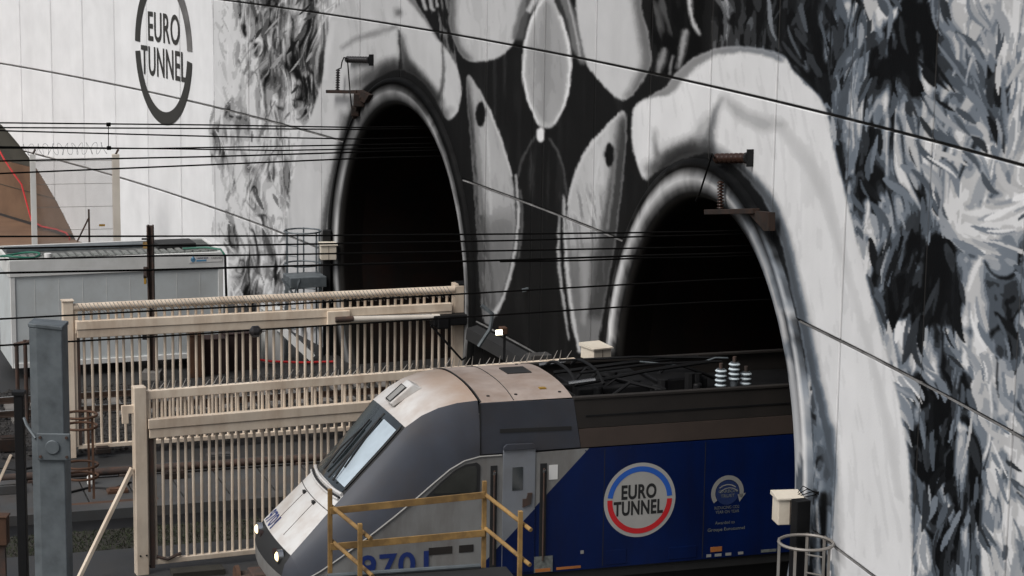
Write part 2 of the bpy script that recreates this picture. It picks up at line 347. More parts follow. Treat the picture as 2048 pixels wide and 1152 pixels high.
def lumgrid(xs, ys, rows):
    """coarse tone plan given at photograph points, interpolated over the wall"""
    px, py = project(*wall_xyz(GS, GZ)); ty = np.interp(py, ys, np.arange(len(ys))); tx = np.interp(px, xs, np.arange(len(xs)))
    a = np.array(rows, float); i = np.clip(ty.astype(int), 0, len(ys)-2); j = np.clip(tx.astype(int), 0, len(xs)-2); fy = ty-i; fx = tx-j
    return (a[i, j]*(1-fx)+a[i, j+1]*fx)*(1-fy) + (a[i+1, j]*(1-fx)+a[i+1, j+1]*fx)*fy
# ---- hair-like brushwork: tone plan + flowing noise, cut into a few flat tones like the brush patches
wx = fbm(GS*0.30, GZ*0.35, 3, 2)-0.5; wz = fbm(GS*0.25, GZ*0.3, 9, 2)-0.5
slant = GS + GZ*0.35
n1 = fbm(slant*1.15+wx*3.2, GZ*0.62+wz*2.2, 21, 2); n2 = fbm(slant*2.6+wx*6, GZ*1.05+wz*3.2, 41, 2); n3 = fbm(slant*6+wx*8, GZ*2.2+wz*4, 61, 2)
v1 = fbm(GS*.55, GZ*.6, 401, 2)-.5; v2 = fbm(GS*.5, GZ*.55, 409, 2)-.5
qs = GS - GZ*.10 + 1.5*v1; qz = GZ + 1.1*v2; qs = qs + .34*(fbm(qs*1.7, qz*1.2, 419, 2)-.5); qz = qz + .40*(fbm(qs*1.5, qz*1.3, 421, 2)-.5)
mA = fbm(qs*2.9, qz*1.7, 431, 3); rdg = 1-np.abs(2*vnoise(qs*2.2, qz*1.2, 439)-1); rdk = 1-np.abs(2*vnoise(qs*2.4+7, qz*1.3+3, 443)-1)
def marble(lum, amp):
    t = lum/9; t = .45+(t-.45)*1.08 + amp*1.6*(mA-.5) + .30*(n1-.5) + .24*np.clip((rdg-.80)*7, 0, 1)*np.clip((t-.14)*5, 0, 1) - .24*np.clip((rdk-.82)*7, 0, 1)*np.clip((.86-t)*5, 0, 1)
    g = np.full_like(t, TONE[0])
    for c, l in zip([0.13, 0.21, 0.31, 0.42, 0.53, 0.64, 0.77], TONE[1:]): g = np.where(t > c, l, g)
    return g.astype(np.float32)
TONE = [0.020, 0.032, 0.070, 0.14, 0.25, 0.37, 0.49, 0.62]
XR = [1440, 1504, 1568, 1632, 1696, 1760, 1824, 1888, 1952, 2016, 2100]; YR = [32+64*k for k in range(18)]
RR = [[2,2.4,1.2,1.3,2.8,4.6,1.5,3.6,6,6.5,6.5],[2,2.4,1.2,1.3,2.8,3.0,1.3,3.4,5.4,6.6,6.5],[2,2,1.2,1.3,3.2,3.0,1.5,3.8,4.6,6.2,6.5],[3,3,1.5,2.6,3.8,4.4,3.0,4.4,4.0,6.6,6.6],
 [3,3,2.5,3,2.8,3.4,3.4,4.8,4.8,6.8,6.8],[3,3,3,3,2.8,3.8,4.8,4.5,5,6.6,6.6],[4,4,4,4,3.6,4.2,3.0,5,7.6,6.0,5.5],[4,4,4,4,4,3.8,1.9,5,5.2,4.6,4.5],[4,4,4,3,3,2.6,1.6,2.6,5,4.4,4],
 [4,4,4,3,3,3.4,1.2,2.0,5.4,4.4,4],[4,4,4,4,4,4.6,2.4,3.4,6,4.4,4],[4,4,4,4,5,5.6,5.4,2.4,6.4,4.6,4],[4,4,4,5,5,5.8,4.2,4.6,6.6,5.6,5],[4,4,4,4,4,4.5,2.2,3.4,5.6,6.6,6],
 [4,4,4,4,4,4,2.2,3.0,5,6.4,6],[4,4,4,4,4,5,4.0,2.4,5,5.4,5],[4,4,4,4,4,5,4.8,2.8,5,4.8,5],[5,5,5,5,5,6,5.4,3.4,5.4,5.2,5]]
lumR = lumgrid(XR, YR, RR)
for pts, wd, val in (
  ([(1862,395),(1890,430),(1930,450),(1975,440),(2015,405),(2048,350)], [10,26,34,34,26,18], .58), ([(1920,420),(1905,450),(1895,470)], [16,12,4], .5), ([(1985,440),(1990,470),(1996,500)], [16,10,3], .52),
  ([(1925,700),(1935,640),(1950,560),(1972,490)], [14,20,18,6], .52), ([(1850,120),(1853,210),(1856,300),(1846,350)], [6,10,16,8], .55), ([(1745,0),(1770,22),(1795,28)], [10,26,10], .6), ([(1700,180),(1690,240),(1700,300)], [4,9,4], .42),
  ([(1825,470),(1805,540),(1812,620),(1840,680)], [40,62,60,24], .028), ([(1885,470),(1880,540),(1890,610),(1905,650)], [26,66,66,20], .034), ([(1900,730),(1905,780),(1925,820)], [46,60,20], .07),
  ([(1838,812),(1862,790),(1892,830),(1908,910),(1912,990),(1900,1070),(1882,1140)], [14,22,24,30,30,26,14], .030), ([(1850,850),(1858,900),(1872,960)], [30,52,40], .030), ([(1925,830),(1945,900),(1955,980),(1958,1060)], [14,24,22,10], .045),
  ([(1862,860),(1858,900)], [6,8], .3), ([(1880,960),(1900,1030),(1905,1100)], [6,12,8], .42), ([(1860,980),(1850,1050),(1845,1140)], [8,14,14], .5), ([(1930,850),(1922,930),(1925,1030)], [8,14,8], .55),
  ([(1600,20),(1612,90),(1650,170)], [40,64,30], .022), ([(1585,30),(1600,110),(1625,170)], [3,5,3], .16), ([(1640,20),(1652,110),(1680,180)], [3,6,3], .2), ([(1812,60),(1808,120),(1830,190)], [22,40,16], .022), ([(1845,10),(1850,70),(1862,160)], [30,34,14], .025),
  ([(1775,50),(1785,60)], [26,26], .02), ([(1768,120),(1780,140),(1770,150)], [20,26,18], .022), ([(1720,330),(1740,420),(1745,500)], [22,30,14], .06), ([(1700,400),(1722,480),(1736,560)], [6,12,6], .42), ([(1735,400),(1738,470)], [10,16], .55),
  ([(1790,640),(1800,720),(1830,760)], [40,66,30], .5), ([(1850,650),(1856,720),(1870,760)], [16,26,18], .6), ([(1985,560),(1995,640),(1975,740)], [20,34,24], .07), ([(1960,660),(1975,740),(2000,830)], [20,34,30], .6), ([(2000,130),(2008,180),(2012,230)], [6,14,6], .1),
  ([(1985,130),(1992,220),(2005,290)], [10,40,20], .13), ([(2010,900),(2022,960),(2035,1000)], [14,22,10], .09), ([(2025,560),(2030,640),(2020,720)], [30,40,26], .10)):
    mk = np.clip(line(pts, [w_*1.15 for w_ in wd], 7)*1.25, 0, 1); v9 = float(np.interp(val, [.02, .03, .07, .13, .3, .42, .5, .6], [.2, .7, 2.0, 3.0, 4.8, 5.7, 6.5, 7.6])); lumR = lumR*(1-mk*.85) + v9*mk*.85
tr = marble(lumR, .54)
XL = [428, 460, 490, 515, 540, 570, 600, 630, 660]; YL = [0,50,100,150,200,250,300,350,400,450,500,550,600]
RL = [[6.3,5.6,4.2,2.6,1.6,4,2.0,1.8,5],[6.6,6.2,5,3.2,1.6,4,3,2.4,3],[6.8,6.2,4.6,3.0,2.2,5.2,1.8,2,4],[7,6.6,5.4,4.6,3.2,4.8,2,2.4,4],[7,5.8,5.6,6,4.6,4,2.8,3,4],[6,4.6,6,5,5,4,4,4,4],
 [5.6,5.4,6,4.6,4.8,4.4,4.6,5,5],[7,6.6,6,4.2,4.4,3.6,5,5,5],[7.4,6.6,4.4,4,4.8,5,5,5,5],[7.4,5.2,5.4,4.4,5.2,5.4,5,5,5],[8,5.8,5,3,4.8,5,5,5,5],[8,4.6,2.6,3.2,5,5,5,5,5],[7,4.6,2.4,3,4,5,5,5,5]]
tl = marble(lumgrid(XL, YL, RL)+.9+2.2*(n1-.5), .52)
edge = area([(425,-400),(427,60),(430,180),(418,260),(424,330),(430,420),(424,470),(455,500),(458,560),(450,640),(470,900),(760,900),(760,-400)], 3)*(1-0.0)
frayed = np.clip((edge - 0.5 + 1.1*(n3-0.5) + 0.30)*6, 0, 1)*(edge > 0.02)
put(frayed, tl*0.92)
# ---- individual brush strokes laid along the flow of the painted hair
def wall_sz_v(p):
    u = p[:, 0]-1024.0; v = p[:, 1]-576.0; cr, sr = math.cos(ROLL), math.sin(ROLL); X = (u*cr+v*sr)/F_PX; Y = (-u*sr+v*cr)/F_PX; c, s = math.cos(PITCH), math.sin(PITCH)
    d1 = c-Y*s; d2 = -s-Y*c; s_ = np.interp(X/d1, _RATIO, _S); y = np.interp(s_, _S, _Y); return np.c_[s_, CAM_H + d2*y/d1]
def dab(path, wd, val, A, clip=None):
    d = np.gradient(path, axis=0); d /= np.maximum(np.hypot(d[:, 0], d[:, 1])[:, None], 1e-6); nn = np.c_[-d[:, 1], d[:, 0]]
    q = wall_sz_v(np.r_[path+nn*wd[:, None]/2, (path-nn*wd[:, None]/2)[::-1]]); x = (q[:, 0]-CS0)/CDS; y = (q[:, 1]-CZ0)/CDZ; x2 = np.roll(x, -1); y2 = np.roll(y, -1)
    r0, r1 = max(0, int(y.min())), min(CH, int(y.max())+2)
    if r1 <= r0: return
    yc = np.arange(r0, r1)[:, None]+0.5; hit = ((y <= yc) & (y2 > yc)) | ((y2 <= yc) & (y > yc))
    xs = np.where(hit, x + (yc-y)/np.where(np.abs(y2-y) < 1e-9, 1e-9, y2-y)*(x2-x), np.inf); xs.sort(axis=1)
    for k in range(r1-r0):
        for a, b in zip(xs[k, ::2], xs[k, 1::2]):
            if not np.isfinite(b): break
            a = max(0, int(round(a))); b = min(CW, int(round(b)))
            if b > a: A[r0+k, a:b] = val
def field(xs, ys, rows):
    a = np.array(rows, float)
    def f(x, y):
        ty = np.interp(y, ys, np.arange(len(ys))); tx = np.interp(x, xs, np.arange(len(xs))); i = min(int(ty), len(ys)-2); j = min(int(tx), len(xs)-2); fy = ty-i; fx = tx-j
        return (a[i, j]*(1-fx)+a[i, j+1]*fx)*(1-fy) + (a[i+1, j]*(1-fx)+a[i+1, j+1]*fx)*fy
    return f
TONE = [0.020, 0.032, 0.070, 0.14, 0.25, 0.37, 0.49, 0.62]
def hair(A, n, box, ang, lum, wr, lr, spread, seed, swirl=22, bias=0.0):
    rnd = random.Random(seed)
    for _ in range(n):
        x, y = rnd.uniform(box[0], box[2]), rnd.uniform(box[1], box[3]); L = rnd.uniform(*lr); p = [(x, y)]; a0 = rnd.gauss(0, 9)
        l = lum(x, y)
        for k in range(7):
            xx, yy = p[-1]; a = R(ang(xx, yy)+a0+swirl*math.sin(xx*.021+yy*.013+1.3*math.sin(yy*.017))); p.append((xx+math.cos(a)*L/7, yy+math.sin(a)*L/7))
        p = np.array(p); w0 = rnd.uniform(*wr); t = np.linspace(0, 1, 8); wd = w0*np.maximum(.12, np.sin(np.pi*np.clip(t*.9+.08, 0, 1)))**.8
        v = l + bias + rnd.gauss(0, spread); dab(p, wd, TONE[int(np.clip(round(v*7/8.6), 0, 7))]*rnd.uniform(.9, 1.1), A)
_lr_c = {}
def lum_from(arr):
    def f(x, y):
        q = wall_sz_v(np.array([[x, y]])); i = int(np.clip((q[0, 1]-CZ0)/CDZ, 0, CH-1)); j = int(np.clip((q[0, 0]-CS0)/CDS, 0, CW-1)); return float(arr[i, j])
    return f
AR = field([1560,1690,1820,1900,1950,2048,2120], [-60,0,190,330,440,570,760,950,1150], [[75,100,60,75,80,75,75],[75,100,60,75,80,75,75],[70,98,58,68,70,80,80],[75,80,62,55,50,100,110],[80,82,75,45,15,-40,-50],[85,86,88,95,115,80,75],[80,80,72,68,64,70,70],[85,72,66,84,82,70,70],[90,100,108,104,95,75,75]])
lfR = lum_from(lumR); BX = (1425, -70, 2110, 1200)
hair(tr, 950, BX, AR, lfR, (8, 18), (26, 90), 1.05, 2, 26); hair(tr, 150, BX, AR, lfR, (4, 9), (40, 110), .9, 3, 22, 1.4)
AL = field([428,500,560,660], [-60,60,150,260,400,520,620], [[95,98,105,100],[92,95,112,102],[88,92,104,105],[80,84,92,104],[75,88,96,100],[85,92,100,95],[88,95,100,92]])
lfL = lum_from(lumgrid(XL, YL, RL)+1.1); BL_ = (424, -70, 680, 640)
hair(tl, 110, BL_, AL, lfL, (4, 9), (16, 44), 1.2, 5, 34); hair(tl, 90, BL_, AL, lfL, (2, 4), (20, 70), .9, 7, 30, 1.3)
G = np.where(frayed > .5, tl*0.92, G).astype(np.float32)
# everything right of the far hand: dark ground of the mural
put(area([(690,-400),(690,30),(655,420),(655,700),(1000,1200),(2500,1400),(2500,-400)], 3, False), 0.030)
right = area([(1425,-500),(1420,60),(1424,140),(1560,125),(1600,400),(1640,1500),(2700,2200),(2700,-600)], 2, False)
put(right, tr)
# streaky dark patch above the near hand
st = area([(1300,-300),(1300,60),(1330,150),(1400,120),(1424,100),(1424,-300)], 2, False); put(st, 0.016)
put(st*np.clip((n2-0.62)*8, 0, 1)*0.5, 0.2)
put(line([(1378,-10),(1382,30),(1392,58),(1400,70)], [8,7,6,2], 3), 0.5); put(line([(1372,60),(1364,100),(1355,140)], [10,12,3], 4), 0.35)
put(line([(1330,95),(1322,125),(1315,150)], [8,14,4], 4), 0.28); put(line([(1345,110),(1338,150)], [5,3], 3), 0.3)
st2 = area([(860,-300),(850,0),(872,50),(890,110),(915,140),(905,60),(905,-300)], 3, False); put(st2*np.clip((n3-0.5)*6, 0, 1)*0.7, 0.22)
put(line([(838,-20),(848,8),(852,20)], 6, 2), .4); put(line([(858,-10),(864,15),(868,22)], 5, 2), .4); put(line([(872,-10),(874,14)], 4, 2), .4)
ns_ = fbm(GS*3.2, GZ*0.45, 501, 2); G = np.where((G < .05), G*(1+1.0*np.clip((ns_-.52)*4, 0, 1)*np.clip((n1-.3)*2, 0, 1)), G).astype(np.float32)
# ---- two big pale shapes at the top middle
a1 = area([(905,-200),(902,0),(898,42),(908,80),(928,115),(958,124),(1000,114),(1028,82),(1042,40),(1052,0),(1060,-200)], 2.5); put(a1, 0.47)
put(a1*line([(905,-60),(898,40),(915,95),(945,122)], [30,26,20,8], 16), 0.16)
a2 = area([(1140,-200),(1150,0),(1156,60),(1170,122),(1198,160),(1230,192),(1250,199),(1272,180),(1292,150),(1302,118),(1294,60),(1280,0),(1280,-200)], 2.5); put(a2, 0.52)
put(a2*line([(1272,-40),(1286,50),(1298,120),(1275,175),(1250,199)], [26,26,30,26,12], 14), 0.20)
# ---- hanging oval with its rim
put(line([(1062,-30),(1044,40),(1036,80)], [20,24,26], 5)*0.8, 0.14); put(line([(1120,-20),(1142,40),(1152,90),(1168,128)], [18,22,22,10], 5), 0.20)
put(line([(1130,-20),(1150,60),(1160,118)], 4, 2), 0.42); put(line([(1112,-20),(1134,50),(1142,110)], 4, 2), 0.06)
ov = [(1092,-22),(1066,28),(1049,90),(1045,140),(1050,185),(1064,226),(1078,250),(1092,256),(1108,250),(1128,212),(1138,170),(1141,130),(1136,80),(1120,25)]
put(area(ov, 2), 0.46); o_ = area([(1092,0),(1070,45),(1056,100),(1053,140),(1058,182),(1072,222),(1090,246),(1106,240),(1124,205),(1132,165),(1134,128),(1128,82),(1112,32)], 5); put(o_, 0.36)
put(o_*line([(1094,-5),(1090,120),(1088,245)], [10,26,14], 16)*0.5, 0.30); put(line([(1056,25),(1072,-5)], 10, 4), 0.5); put(line([(1110,2),(1122,20)], 8, 3), 0.07)
put(line([(1092,-10),(1066,34),(1051,92),(1047,140),(1052,184),(1066,224),(1079,248)], [3,5,5,5,5,4,3], 1.5), 0.62); put(line([(1108,248),(1127,211),(1137,168),(1140,130),(1135,82),(1119,30)], [3,5,6,6,5,4], 1.5), 0.64)
put(area([(1074,262),(1075,278),(1081,284),(1088,278),(1088,260),(1081,254)], 2), 0.68)
put(line([(1072,272),(1050,305),(1036,345),(1030,385)], 3, 2), 0.12); put(line([(1098,275),(1116,305),(1128,345),(1134,392)], 3, 2), 0.12)
put(line([(1040,395),(1024,470),(1000,560)], [60,70,60], 40)*0.5, 0.02)
# ---- far almond (left of the gap) and near almond, each with a dark oval
e1 = area([(936,150),(955,176),(980,226),(1004,288),(1022,350),(1030,410),(1028,470),(1016,540),(998,600),(985,640),(968,640),(960,560),(955,480),(950,400),(944,320),(938,240),(934,190)], 3)
put(e1, 0.40); put(e1*line([(930,150),(936,230),(944,320),(950,400),(955,500),(960,620)], [8,22,26,30,44,60], 14), 0.075)
put(e1*area([(930,440),(1040,420),(1040,700),(930,700)], 40, False)*0.75, 0.13); put(e1*np.clip((n3-0.55)*7, 0, 1)*0.4, 0.26)
put(line([(956,178),(981,228),(1005,290),(1023,352)], [2,4,4,3], 1.5), 0.52); put(e1*line([(950,250),(956,340),(962,430)], [4,6,6], 3)*.7, .30); put(e1*line([(972,230),(978,330),(982,430)], [3,5,5], 2)*.6, .52)
put(area([(961,203),(953,212),(951,230),(954,248),(961,254),(968,246),(971,228),(968,211)], 2), 0.022)
put(line([(1031,350),(1036,410),(1034,470),(1022,540),(1004,600),(988,628)], [3,5,6,6,7,8], 2), 0.46); put(line([(1041,380),(1044,440),(1036,520)], 3, 2), 0.16)
e2 = area([(1244,222),(1215,252),(1186,284),(1162,322),(1146,366),(1136,410),(1132,460),(1134,520),(1142,580),(1152,640),(1166,700),(1190,700),(1206,620),(1222,530),(1236,440),(1246,350),(1252,280),(1252,236)], 3)
put(e2, 0.47); put(e2*line([(1246,230),(1246,320),(1236,420),(1220,520),(1200,640)], [14,44,56,60,60], 16), 0.085)
put(e2*area([(1120,500),(1250,470),(1250,720),(1120,720)], 36, False)*0.7, 0.10); put(e2*np.clip((n3-0.5)*7, 0, 1)*0.55*area([(1130,380),(1215,380),(1205,560),(1130,600)], 20, False), 0.17)
put(line([(1168,500),(1170,590),(1166,650)], [22,16,6], 8)*0.8, 0.38)
put(line([(1240,228),(1212,256),(1184,288),(1161,325),(1145,368),(1136,410)], [2,4,5,5,4,3], 1.5), 0.58); put(e2*line([(1232,300),(1226,380),(1214,460)], [3,6,6], 3)*.7, .26); put(e2*line([(1200,300),(1188,380),(1180,450)], [3,6,4], 2)*.5, .56)
put(area([(1219,285),(1211,294),(1209,312),(1213,330),(1219,335),(1226,328),(1229,310),(1226,292)], 2), 0.020)
put(line([(1128,392),(1130,470),(1136,560),(1147,640),(1160,705)], [3,5,7,8,6], 2), 0.50); put(line([(1120,430),(1117,500),(1124,580),(1138,680)], [2,5,5,3], 2), 0.42)
# ---- far hand hooked over the far tunnel
h1 = area([(690,0),(664,30),(651,90),(646,150),(633,200),(612,255),(592,330),(580,400),(574,470),(576,560),(590,640),(648,640),(652,480),(664,370),(684,285),(700,225),(726,178),(764,150),(800,138),(838,158),(866,190),(884,226),(897,239),(914,222),(922,186),(916,142),(895,104),(868,66),(834,8),(800,-40),(740,-40)], 2.5)
put(h1, 0.49)
put(h1*line([(812,-20),(848,22),(880,76)], [22,20,12], 5), 0.17); put(h1*line([(682,98),(712,78),(752,66),(796,52)], [6,10,12,10], 6)*0.8, 0.26)
put(h1*line([(795,18),(799,32)], [12,16], 10), 0.2)
put(h1*line([(700,175),(735,152),(770,140),(798,130)], [14,26,34,34], 22), 0.13); put(h1*line([(801,66),(808,110),(824,146),(858,184),(880,205)], [6,16,30,28,16], 16), 0.10)
put(h1*line([(797,60),(800,100),(801,140)], [3,4,10], 3), 0.06); put(h1*line([(884,80),(887,130),(884,170),(876,200)], [3,4,6,10], 4), 0.07)
put(h1*line([(890,230),(905,215)], [10,10], 8)*0.5, .2)
put(h1*line([(650,640),(650,560),(655,440),(668,350),(690,262)], [40,30,22,16,12], 14), 0.10); put(h1*line([(700,230),(688,262)], [40,30], 18)*.7, 0.15)
put(h1*np.clip((n1-0.45)*2.5, 0, 1)*0.35, 0.40); put(h1*line([(668,40),(655,110),(650,160)], 10, 6)*.6, .58)
# ---- near hand hooked over the near tunnel
h2 = area([(1272,212),(1300,192),(1330,176),(1350,150),(1388,118),(1430,99),(1475,94),(1530,100),(1568,114),(1584,140),(1606,162),(1640,198),(1658,240),(1672,310),(1690,385),(1712,470),(1734,560),(1758,650),(1780,735),(1800,810),(1814,890),(1822,980),(1824,1080),(1824,1300),(1700,1300),(1672,1180),(1664,960),(1644,860),(1622,760),(1600,650),(1580,560),(1562,480),(1535,410),(1500,362),(1462,325),(1420,306),(1378,314),(1338,330),(1312,344),(1292,362),(1277,334),(1266,292),(1264,248)], 2.5)
put(h2, 0.61)
put(h2*line([(1300,192),(1336,178),(1358,152),(1392,122),(1434,104),(1490,99),(1540,108),(1566,120)], [6,22,24,20,14,12,14,10], 4), 0.27)
put(h2*line([(1290,345),(1330,318),(1372,296),(1418,282)], [14,30,34,30], 20), 0.12); put(h2*line([(1310,258),(1311,290),(1318,320),(1330,332)], [3,8,16,18], 8), 0.22)
put(h2*line([(1446,192),(1430,228),(1421,268),(1420,306)], [4,12,16,22], 6), 0.17); put(h2*line([(1448,192),(1476,222),(1520,246),(1575,250)], [6,26,30,10], 8)*.8, 0.40)
put(h2*line([(1420,225),(1400,262),(1396,290)], [4,16,20], 10)*.7, 0.30)
put(h2*line([(1450,318),(1492,352),(1535,400),(1562,460),(1584,540),(1606,640),(1628,760),(1650,860),(1662,960)], [26,28,28,26,24,26,28,28,18], 8), 0.14)
put(h2*line([(1540,235),(1600,300),(1650,390),(1672,470),(1700,560)], [10,26,24,16,8], 8)*.7, 0.47); put(h2*line([(1700,560),(1745,720),(1775,850),(1800,1000)], [6,10,12,10], 6)*.7, 0.50)
put(h2*line([(1665,950),(1668,1010),(1672,1160)], [10,24,30], 10)*.7, .33); put(h2*np.clip((n1-0.5)*3, 0, 1)*0.12, 0.56)
put(line([(1655,850),(1659,960),(1650,1000)], [30,32,20], 8)*.8, 0.13)
put(area([(1655,985),(1653,1130),(1690,1300),(1660,1300),(1640,1130),(1640,985)], 2, False), 0.02)
put(area([(1672,1118),(1760,1200),(1800,1300),(1700,1300)], 2, False), 0.60)
# ---- collars of the two tunnels: dark halo, pale highlight, dark inner lip (rounded sheen of the painted rings)
TUN = {'near': (18.70, 3.18, 4.36, 5.10), 'far': (0.16, 2.97, 4.57, 5.30)}
for key, (s0, z0, ri, ro) in TUN.items():
    rr = np.hypot(GS-s0, GZ-z0); ang = np.degrees(np.arctan2(GZ-z0, GS-s0))
    halo = np.clip((ro+(.40 if key == 'near' else .58)-rr)/(.26 if key == 'near' else .4), 0, 1)*(rr > ro-0.1)
    wgt = 0.85*np.clip((np.where(ang < -90, ang+360, ang)-20)/40, 0.35, 1)
    G = (G*(1-halo*wgt) + 0.028*halo*wgt).astype(np.float32)
    t = (rr-ri)/(ro-ri); prof = np.exp(-((t-(0.50 if key == 'near' else 0.45))/(0.19 if key == 'near' else 0.17))**2)
    side = (0.46 - 0.06*np.cos(np.radians(ang))) if key == 'near' else (0.26 + 0.12*np.cos(np.radians(ang-15)))
    m = (1.15 if key == 'near' else 1.0)*side*prof*np.clip(0.45+.9*n1+.35*(n3-.5), 0.3, 1.3) + 0.02
    if key == 'far': m = m + .34*np.exp(-((t-.30)/.09)**2)*np.exp(-((np.where(ang < -90, ang+360, ang)-172)/38)**2)*np.clip(.3+1.3*n2, 0, 1.2)
    top = np.exp(-((ang-78)/22)**2); m = m*(1-0.45*top*(t > 0.55))
    if key == 'near':
        rgt = np.clip((60-ang)/40, 0, 1)*np.clip((ang+20)/15, 0, 1); m = m*(1-rgt) + rgt*np.where(n2+0.3*n1 > 0.64, 0.42, 0.13)*np.clip(t*3, 0.1, 1)
        m = m + rgt*0.5*np.exp(-((t-0.93)/0.06)**2)
    k = blur(((rr < ro) & (rr > ri-0.4)).astype(np.float32), 1.5); G = (G*(1-k) + np.clip(m, 0.015, 0.6)*k).astype(np.float32)
# loose hand of the painter: edges wander a little and soft passages break into flat tones
j1 = vnoise(GS*4.5, GZ*5.0, 301)-.5 + .6*(vnoise(GS*10, GZ*11, 307)-.5); j2 = vnoise(GS*4.0, GZ*4.5, 311)-.5 + .6*(vnoise(GS*9, GZ*10, 317)-.5)
jj = np.clip(np.arange(CW)[None, :] + np.round(j1*0.07/CDS).astype(int)*(GS > -16), 0, CW-1); ii = np.clip(np.arange(CH)[:, None] + np.round(j2*0.03/CDZ).astype(int)*(GS > -16), 0, CH-1)
Gw = G[ii, jj]; hairm = (np.clip(right*(1-h2) + frayed*(1-h1), 0, 1) > .5); G = np.where(hairm, G, Gw)
sq = np.sqrt(np.clip(G, 0, 1)); qn = 11.0; Gq = ((np.floor(sq*qn + .5*(n3-.5)+.5))/qn)**2; mm = (GS > -16) & ~hairm; G = np.where(mm, .72*G+.28*Gq, G)
G = G*np.interp(G, [0, .03, .08], [.62, .75, 1.0])
G = (1.24*np.clip(G, 0, 1)**1.34).astype(np.float32)
tint = np.clip((GS-18)/6, 0, 1)*np.clip(1-np.abs(G-0.12)/0.3, 0, 1)*1.9
PAINT = np.stack([G*(1-0.10*tint), G*(1-0.01*tint), G*(1+0.10*tint), np.ones_like(G)], -1).astype(np.float32)
def paint_at(s, z):
    x = np.clip((np.asarray(s)-CS0)/CDS-0.5, 0, CW-1.001); y = np.clip((np.asarray(z)-CZ0)/CDZ-0.5, 0, CH-1.001); i = y.astype(int); j = x.astype(int); fx = (x-j)[..., None]; fy = (y-i)[..., None]
    return (PAINT[i, j]*(1-fx)+PAINT[i, j+1]*fx)*(1-fy) + (PAINT[i+1, j]*(1-fx)+PAINT[i+1, j+1]*fx)*fy
def wall_paint_mat():
    m = mat('wall_paint', (1, 1, 1), 0.62, var=0.05, scale=1.2, bump=0.12, bump_scale=25, spec=0.05); n = m.node_tree; L = n.links
    vc = n.nodes.new('ShaderNodeVertexColor'); vc.layer_name = 'paint'
    mul = [q for q in n.nodes if q.type == 'MIX'][0]; L.new(vc.outputs[0], mul.inputs[6])
    tc = [q for q in n.nodes if q.type == 'TEX_COORD'][0]; mp = n.nodes.new('ShaderNodeMapping'); mp.inputs['Scale'].default_value = (0.8, 0.8, 0.07); L.new(tc.outputs['Object'], mp.inputs[0])
    nz = n.nodes.new('ShaderNodeTexNoise'); nz.inputs['Scale'].default_value = 1.5; nz.inputs['Detail'].default_value = 5; L.new(mp.outputs[0], nz.inputs['Vector'])
    mr = n.nodes.new('ShaderNodeMapRange'); mr.inputs[1].default_value = 0.45; mr.inputs[2].default_value = 0.75; mr.inputs[3].default_value = 0.0; mr.inputs[4].default_value = 0.09; L.new(nz.outputs[0], mr.inputs[0])
    mx = n.nodes.new('ShaderNodeMix'); mx.data_type = 'RGBA'; mx.blend_type = 'MULTIPLY'; L.new(mr.outputs[0], mx.inputs[0]); L.new(mul.outputs[2], mx.inputs[6]); mx.inputs[7].default_value = (0.30, 0.29, 0.27, 1)
    b = [q for q in n.nodes if q.type == 'BSDF_PRINCIPLED'][0]; L.new(mx.outputs[2], b.inputs['Base Color'])
    return m
M['paint'] = wall_paint_mat()
def painted_mesh(name, verts, faces, cols, parent, smooth=True):
    me = bpy.data.meshes.new(name); base = np.array(abs_loc(parent))
    verts = np.asarray(verts, np.float32) - base.astype(np.float32); faces = np.asarray(faces, np.int32)
    me.vertices.add(len(verts)); me.vertices.foreach_set('co', verts.ravel())
    me.loops.add(faces.size); me.loops.foreach_set('vertex_index', faces.ravel())
    me.polygons.add(len(faces)); me.polygons.foreach_set('loop_start', np.arange(0, faces.size, 4, dtype=np.int32))
    me.update(calc_edges=True)
    at = me.color_attributes.new('paint', 'FLOAT_COLOR', 'POINT'); at.data.foreach_set('color', np.asarray(cols, np.float32).ravel())
    me.materials.append(M['paint']); o = bpy.data.objects.new(name, me); COL.objects.link(o); o.parent = parent
    return o
wall = empty('portal_wall', WP(0, 0), 'huge curved white concrete portal wall with black and white mural round two tunnels', 'wall')
ROWS = [-0.2, 2.861, 6.158, 9.609, 13.0, 16.4]
JO = [-42+3*k for k in range(18)] + [9.668+3*k for k in range(11)]
ARCH = (-42.12, -18.16, 22.96)                 # segmental arch of the closed opening at the far end
HG, VG = 0.048, 0.022
cut = [(TUN[k][0], TUN[k][1], TUN[k][3]-0.25) for k in TUN] + [ARCH]
